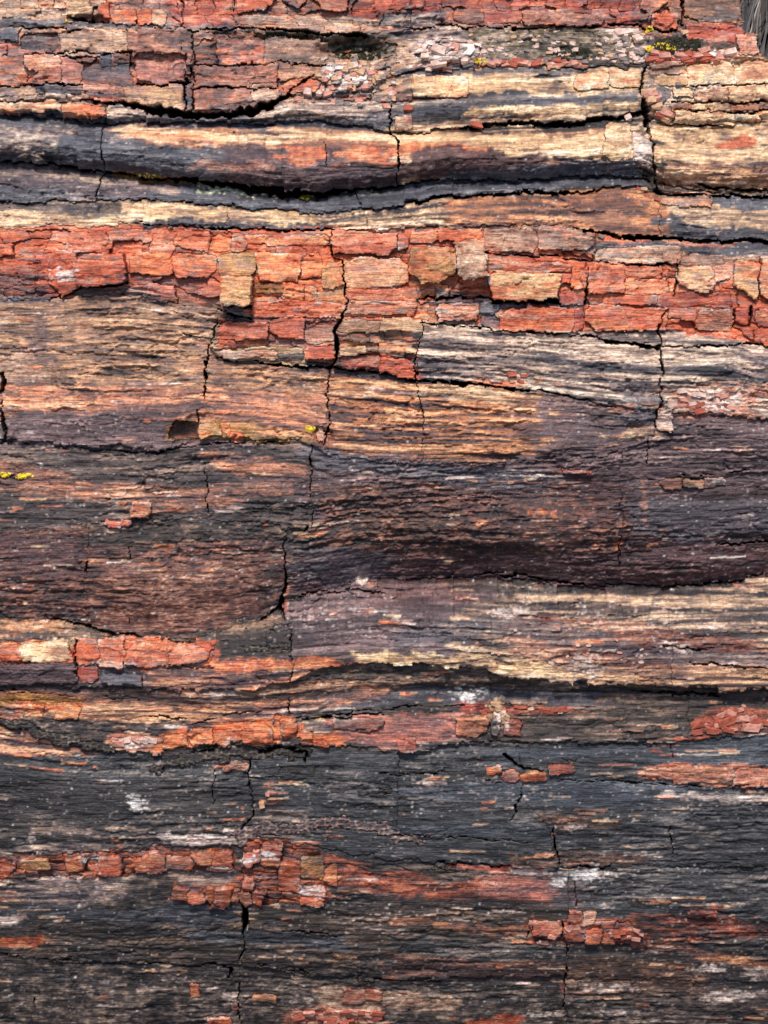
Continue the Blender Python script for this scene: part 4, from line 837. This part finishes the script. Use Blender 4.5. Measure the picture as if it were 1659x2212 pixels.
# of the small bricks the 300 that show largest stay single; the rest are one part
inframe = (X > 0) & (X < FW) & (Y > 0) & (Y < FH); vis = np.bincount(inv.ravel(), inframe.ravel(), n_p)
bl = [p for p in range(n_p) if u[p] >= 0 and info[int(u[p])]['name'] == 'stone_block']
rest = set(sorted(bl, key=lambda p: -vis[p])[296:]); RV, RF, RC, RS, rn = [], [], [], [], 0
for p in range(n_p):
    q = int(u[p])
    if q < 0: continue
    a, b = vs[p], vs[p + 1]; c, d = bs[p], bs[p + 1]
    F = vi[fo[fs[p]:fs[p + 1]]] - a
    F = F[:, ::-1]
    ee = eo[es[p]:es[p + 1]]; base = b - a
    Wq = np.stack([e_a[ee] - a, e_b[ee] - a, bb[ee] - c + base, ba[ee] - c + base], 1)
    V = np.concatenate([ptop[a:b], pbot[c:d]]) - org
    if p in rest:
        RV.append(V); RF.append(np.concatenate([F, Wq]) + rn); RC.append(np.concatenate([cv[a:b], cv[bt[c:d]]])); RS.append(np.concatenate([np.ones(len(F), bool), np.zeros(len(Wq), bool)])); rn += len(V); continue
    o = add_mesh(info[q]['name'], V, np.concatenate([F, Wq]), STONE, log, np.concatenate([cv[a:b], cv[bt[c:d]]]),
                 np.concatenate([np.ones(len(F), bool), np.zeros(len(Wq), bool)]))
    if info[q].get('label'): o['label'] = info[q]['label']

if RV:
    o = add_mesh('small_stone_block', np.concatenate(RV), np.concatenate(RF), STONE, log, np.concatenate(RC), np.concatenate(RS)); o['kind'] = 'stuff'
# inner shell added to stop light leaks, coloured dark behind the cracks
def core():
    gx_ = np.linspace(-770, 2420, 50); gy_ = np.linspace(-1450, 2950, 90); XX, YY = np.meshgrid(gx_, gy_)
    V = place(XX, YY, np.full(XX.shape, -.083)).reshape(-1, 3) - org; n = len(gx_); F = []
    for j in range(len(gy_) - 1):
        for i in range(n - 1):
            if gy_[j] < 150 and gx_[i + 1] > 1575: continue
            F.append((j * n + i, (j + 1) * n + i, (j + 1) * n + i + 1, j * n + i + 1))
    return add_mesh('inner_shell', V, np.array(F), plain_mat('dark_shell', (34, 29, 28), (58, 48, 45), 90), log)
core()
# relief at a survey point, for what lies on the log
def relief(x, y):
    i = min(max(np.searchsorted(GX, x) - 1, 0), NX - 1); j = min(max(np.searchsorted(GY, y) - 1, 0), NY - 1)
    return float(Hm[j, i]) if LAB[j, i] >= 0 else -.03
def spot(x, y, up=0.): return place(np.array([float(x)]), np.array([float(y)]), np.array([relief(x, y) + up]))[0]

# ground behind and below
gm = plain_mat('dry_ground',(96,84,72),(140,124,108),30)
go = add_mesh('ground', np.array([[-60,-60,0],[60,-60,0],[60,60,0],[-60,60,0]]), np.array([[0,1,2,3]]), gm); go['kind']='structure'

# ------------------------------------------------------------------ loose and grown things on the log
def frame(x, y):
    p = float(phi_of(y)); n = math.cos(p) * N0 + math.sin(p) * U0; up = -math.sin(p) * N0 + math.cos(p) * U0
    return np.array([1., 0, 0]), up, n
UNIT = 2 * HALF / FH
def stone_mesh(rx, ry, rz, npts=15, sharp=1.0):
    """an angular convex lump: hull of random points in a box-like ellipsoid"""
    import bmesh
    bm = bmesh.new()
    for cx in (-1, 1):
        for cy in (-1, 1):
            for cz in (-1, 1):
                q = rng.uniform(.45, 1.0, 3); bm.verts.new((cx * q[0] * rx, cy * q[1] * ry, cz * q[2] * rz))
    for _ in range(3):
        v = rng.normal(0, 1, 3); v /= np.linalg.norm(v); bm.verts.new((v[0] * rx, v[1] * ry, v[2] * rz))
    r = bmesh.ops.convex_hull(bm, input=bm.verts)
    bmesh.ops.delete(bm, geom=list({g for g in r['geom_interior'] + r['geom_unused'] if isinstance(g, bmesh.types.BMVert)}), context='VERTS')
    bmesh.ops.bevel(bm, geom=list(bm.edges), offset=min(rx, ry, rz) * .05, segments=1, affect='EDGES')
    me = bpy.data.meshes.new('stone'); bm.to_mesh(me); bm.free(); return me
from mathutils import Matrix
def lump(name, x, y, wx, wy, wz, m, parent=None, up=.3, rot=None):
    e1, e2, n = frame(x, y); me = stone_mesh(wx * UNIT / 2, wy * UNIT / 2, wz * UNIT / 2); me.name = name; me.materials.append(m)
    o = bpy.data.objects.new(name, me); C.objects.link(o); p = spot(x, y, wz * UNIT * up)
    M = Matrix(((e1[0], e2[0], n[0]), (e1[1], e2[1], n[1]), (e1[2], e2[2], n[2])))
    M = M @ Matrix.Rotation(rng.uniform(-.4, .4) if rot is None else rot, 3, 'Z') @ Matrix.Rotation(rng.uniform(-.3, .3), 3, 'X')
    M = M.to_4x4(); M.translation = p - (org if parent else 0); o.matrix_basis = M
    if parent: o.parent = parent
    return o
M_RED = plain_mat('red_jasper', (104, 52, 42), (188, 96, 72), 110); M_PALE = plain_mat('pale_quartz', (150, 122, 112), (222, 196, 182), 130)
M_PINK = plain_mat('pink_quartz', (140, 92, 82), (208, 152, 134), 130); M_GREY = plain_mat('grey_stone', (80, 74, 74), (138, 124, 116), 200)
M_WHITE = plain_mat('white_quartz', (172, 160, 154), (226, 218, 212), 150); M_TAN = plain_mat('tan_stone', (140, 110, 88), (206, 168, 130), 190)
for x, y, wx, wy, wz, m, lab in (
 (881, 236, 27, 19, 16, M_RED, 'lone red chip caught in the notch left of the cream slab'),
 (984, 276, 22, 17, 14, M_RED, 'leftmost of the three red chips in the black gap under the cream slab'),
 (1030, 271, 38, 16, 14, M_RED, 'widest red chip, middle one of three in the black gap under the cream slab'),
 (1058, 266, 15, 18, 12, M_RED, 'small pointed red chip, right one of three in the gap under the cream slab'),
 (1356, 254, 17, 20, 14, M_PALE, 'small pale upright stone at the right end of the gap under the cream slab'),
 (1402, 219, 28, 18, 18, M_TAN, 'tan pebble wedged in the deep black cleft at upper right'),
 (1338, 512, 12, 12, 9, M_TAN, 'tiny tan crumb on the ledge over the long black gap, right of another crumb'),
 (1297, 510, 15, 11, 9, M_GREY, 'small grey crumb on the ledge at the left start of the long black gap'),
 (1505, 518, 26, 9, 9, M_TAN, 'flat tan splinter lying inside the long black gap at right'),
 (1536, 119, 20, 12, 10, M_WHITE, 'white quartz pebble on the red rubble near the top right corner'),
 (1572, 116, 36, 18, 14, M_PALE, 'pale ribbed stone lying beside the white pebble near the top right corner'),
 (1390, 156, 24, 24, 14, M_WHITE, 'white stone beside the top of the deep cleft, right of the cream slab'),
 (578, 1716, 13, 10, 9, M_PINK, 'small pink chip on dark wood above the crackled grey crust'),
 (566, 1738, 15, 18, 10, M_TAN, 'orange-tan chip stuck in the dark crack above the crackled grey crust'),
 (1460, 186, 15, 12, 10, M_GREY, 'small grey pebble on the ledge between pale blocks at upper right')):
    o = lump('loose_chip', x, y, wx, wy, wz, m); o['label'] = lab; o['category'] = 'stone chip'; o['group'] = 'loose chips of stone lying on the log'
# broken rubble that is still set in the log
for x, y, wx, wy, m in ((917, 118, 22, 34, M_PALE), (946, 112, 36, 26, M_PALE), (948, 140, 40, 24, M_PALE), (982, 104, 24, 24, M_PINK), (1010, 110, 34, 38, M_WHITE), (1001, 132, 22, 20, M_PALE), (968, 152, 30, 12, M_PINK),
                        (1345, 72, 44, 22, M_PALE), (1376, 84, 24, 34, M_PALE), (1330, 82, 20, 16, M_PALE), (1476, 72, 20, 16, M_TAN), (1010, 140, 26, 14, M_WHITE), (925, 150, 22, 14, M_PALE)):
    lump('quartz_chunk', x, y, wx, wy, min(wx, wy) * .6, m, log, .15)
for x0, y0, x1, y1, th, n, ms in ((640, 218, 700, 190, 12, 14, (M_PINK, M_PALE)), (690, 185, 790, 165, 26, 30, (M_PALE, M_PINK, M_PINK, M_TAN)), (760, 140, 850, 200, 26, 22, (M_PINK, M_TAN, M_GREY)), (840, 176, 850, 210, 12, 8, (M_PALE, M_PINK)),
                                  (720, 215, 840, 225, 10, 14, (M_PINK, M_GREY)), (1345, 75, 1370, 125, 14, 18, (M_PALE, M_GREY)), (1066, 1528, 1100, 1562, 8, 12, (M_PALE, M_TAN))):
    for _ in range(n):
        t = rng.random(); r = rng.uniform(7, 19); lump('quartz_crystal', x0 + (x1 - x0) * t + rng.normal(0, 4), y0 + (y1 - y0) * t + rng.uniform(-th, th), r * rng.uniform(1, 1.5), r, r * .7, ms[rng.integers(len(ms))], log, .12)
for x0, y0, x1, y1, th, n, lo, hi, ms in ((1400, 128, 1560, 122, 12, 34, 9, 26, (M_RED, M_PINK, M_RED)), (1045, 140, 1250, 134, 5, 20, 8, 22, (M_RED, M_PINK)), (1396, 195, 1440, 255, 12, 22, 10, 24, (M_GREY, M_PINK, M_TAN, M_RED)), (1500, 1570, 1660, 1562, 14, 34, 9, 26, (M_RED, M_PINK, M_RED)),
                                          (1560, 1545, 1620, 1535, 7, 8, 9, 18, (M_RED, M_PINK)), (1000, 1536, 1230, 1536, 6, 16, 8, 20, (M_RED, M_RED, M_PALE)), (640, 2198, 820, 2196, 14, 26, 9, 24, (M_RED, M_PINK)), (1150, 2010, 1390, 2018, 14, 18, 8, 18, (M_RED, M_PINK)), (246, 1606, 330, 1600, 9, 14, 8, 20, (M_PINK, M_PALE)),
                                          (690, 924, 700, 905, 8, 5, 8, 16, (M_TAN, M_PINK)), (1380, 412, 1425, 425, 8, 8, 8, 18, (M_RED, M_TAN)), (1445, 860, 1600, 870, 26, 26, 8, 20, (M_PINK, M_PALE, M_RED)), (1010, 1395, 1400, 1390, 40, 26, 5, 11, (M_PINK, M_PALE)), (1090, 812, 1180, 824, 8, 8, 8, 18, (M_RED, M_TAN))):
    for _ in range(n):
        t = rng.random(); r = rng.uniform(lo, hi); lump('rubble_chip', x0 + (x1 - x0) * t, y0 + (y1 - y0) * t + rng.uniform(-th, th), r * rng.uniform(1.1, 1.8), r * .75, r * .6, ms[rng.integers(len(ms))], log, .1)
for _ in range(150):
    x = rng.uniform(1010, 1388); y = rng.uniform(66, 138); r = rng.uniform(5, 15); lump('grit_grain', x, y, r * rng.uniform(1, 1.7), r * .8, r * .6, (M_GREY, M_TAN, M_GREY, M_PALE)[rng.integers(4)], log, .1)
# lichen: crowded little lobes
M_LICH = plain_mat('yellow_lichen', (140, 112, 20), (240, 212, 44), 260, .9, .6); M_LICD = plain_mat('ochre_lichen', (78, 66, 24), (128, 102, 36), 400, .9, .6)
def blobs(name, pts, m, label, cat, group, lo=3, hi=10, flat=.28, spike=0):
    V, F, c = [], [], 0; cen = np.mean([spot(a, b) for a, b in pts], 0)
    for a, b in pts:
        e1, e2, n = frame(a, b); r = rng.uniform(lo, hi) * UNIT / 2; P = spot(a, b, .2 * r) - cen; k = 7; t0 = rng.uniform(0, 6)
        rr = r * rng.uniform(.7, 1.25, k)
        for q in range(k):
            t = t0 + 2 * math.pi * q / k; V.append(P + e1 * rr[q] * math.cos(t) + e2 * rr[q] * math.sin(t) - n * r * .3)
        for q in range(k):
            t = t0 + 2 * math.pi * q / k; V.append(P + .62 * (e1 * rr[q] * math.cos(t) + e2 * rr[q] * math.sin(t)) + n * r * flat * rng.uniform(.7, 1.2))
        V.append(P + n * r * (flat * 1.05 + spike) + e1 * spike * r * rng.normal(0, .4))
        for q in range(k):
            w_ = (q + 1) % k; F += [(c + q, c + w_, c + k + w_), (c + q, c + k + w_, c + k + q), (c + k + q, c + k + w_, c + 2 * k)]
        c += 2 * k + 1
    o = add_mesh(name, np.array(V), np.array(F), m); o.location = cen; o['label'] = label; o['category'] = cat; o['group'] = group
    return o
def scatter(x, y, rx, ry, n, gap=.0): 
    out = []
    while len(out) < n:
        a, b = rng.uniform(-1, 1, 2)
        if a * a + b * b < 1 and vn(np.array([(x + a * rx) / 7.]), np.array([(y + b * ry) / 5.]), 801)[0] > gap: out.append((x + a * rx, y + b * ry))
    return out
G_ = 'bright yellow lichen patches on the log'
for x, y, rx, ry, n, m, lab in (
 (1399, 64, 10, 6, 46, M_LICH, 'round yellow lichen spot on top of the grey upright stone at upper right'),
 (1425, 107, 27, 11, 150, M_LICH, 'largest yellow lichen patch, on the black mossy rock at upper right'),
 (1360, 100, 9, 24, 60, M_LICD, 'dull ochre lichen running down the pale rubble left of the mossy rock'),
 (1036, 133, 11, 5, 36, M_LICH, 'small yellow lichen spot right of the white quartz chunks'),
 (152, 43, 7, 6, 26, M_LICH, 'small yellow lichen spot under the cream block at the top left'),
 (662, 426, 12, 5, 40, M_LICH, 'yellow lichen in the middle of the black gap under the dark rounded band'),
 (670, 925, 9, 5, 30, M_LICH, 'yellow lichen spot in the broken corner of the long middle crack'),
 (48, 1029, 20, 4, 70, M_LICH, 'long yellow lichen streak near the left edge, right of a shorter one'),
 (8, 1026, 11, 4, 30, M_LICH, 'short yellow lichen streak cut by the left edge of the picture'),
 (300, 380, 44, 5, 90, M_LICD, 'ochre lichen lining the left part of the black gap under the dark band')):
    blobs('lichen_patch', scatter(x, y, rx * 1.15, ry * 1.15, int(n * 1.4), .42), m, lab, 'lichen', G_, 2, 8)
M_MOSS = plain_mat('dark_moss', (16, 17, 10), (52, 52, 30), 500, 1, .6)
for x, y, rx, ry, n, lab in ((775, 114, 62, 16, 320, 'dark moss cushion filling the hollow above the pink quartz rubble'),
                             (1462, 100, 52, 17, 500, 'black moss clump on the rock below the yellow lichen at upper right'),
                             (1232, 118, 40, 14, 260, 'thin dark moss on the gritty ledge above the cream slab'),
                             (640, 80, 70, 5, 120, 'narrow strip of dark moss in the gap under the upper red blocks')):
    blobs('moss_clump', scatter(x, y, rx, ry, n, .42), M_MOSS, lab, 'moss', 'dark moss in the hollows of the log', 3, 7, .6, 1.2)

# ------------------------------------------------------------------ ground and the dry grass behind the broken corner
gm = plain_mat('dry_ground', (88, 78, 68), (136, 122, 108), 30)
go = add_mesh('ground', np.array([[-80, -80, 0], [80, -80, 0], [80, 80, 0], [-80, 80, 0.]]), np.array([[0, 1, 2, 3]]), gm); go['kind'] = 'structure'
def grass():
    V, F, cl = [], [], []; c0 = np.array(cam.location); k = HALF / DIST
    def ray(x, y):
        d = -N0 + ((x - FW / 2) / (FH / 2) * k) * np.array([1., 0, 0]) + ((FH / 2 - y) / (FH / 2) * k) * U0; return d
    d = ray(1640, 60); hit = c0 + d * (2.3 / abs(d[1]) * 1.0)
    hit = c0 + d * ((1.9 - c0[1]) / d[1])
    for _ in range(1500):
        bx = hit[0] + rng.uniform(-.7, .9); by = hit[1] + rng.uniform(-.1, .8); L = rng.uniform(.5, 1.25) * max(hit[2], .4) * 1.3; lean = rng.normal(.25, .35); wd = rng.uniform(.0015, .004); ly = rng.normal(-.05, .2)
        g = rng.uniform(.25, 1); col = lin((90 + 125 * g, 84 + 118 * g, 80 + 112 * g)); i = len(V)
        for q in range(5):
            t = q / 4; x = bx + lean * L * t * t; y = by + ly * L * t * t; z = L * (t - .25 * t * t * abs(lean)); w2 = wd * (1 - .8 * t)
            V += [(x - w2, y, z), (x + w2, y + w2 * .6, z)]; cl += [col, col]
        F += [(i + 2 * q, i + 2 * q + 1, i + 2 * q + 3, i + 2 * q + 2) for q in range(4)]
    m, n, b = mat('dry_grass'); at = n.nodes.new('ShaderNodeAttribute'); at.attribute_name = 'tint'; n.links.new(at.outputs['Color'], b.inputs['Base Color']); b.inputs['Roughness'].default_value = .8
    o = add_mesh('dry_grass', np.array(V), np.array(F), m, None, np.array(cl)); o['kind'] = 'stuff'
grass()
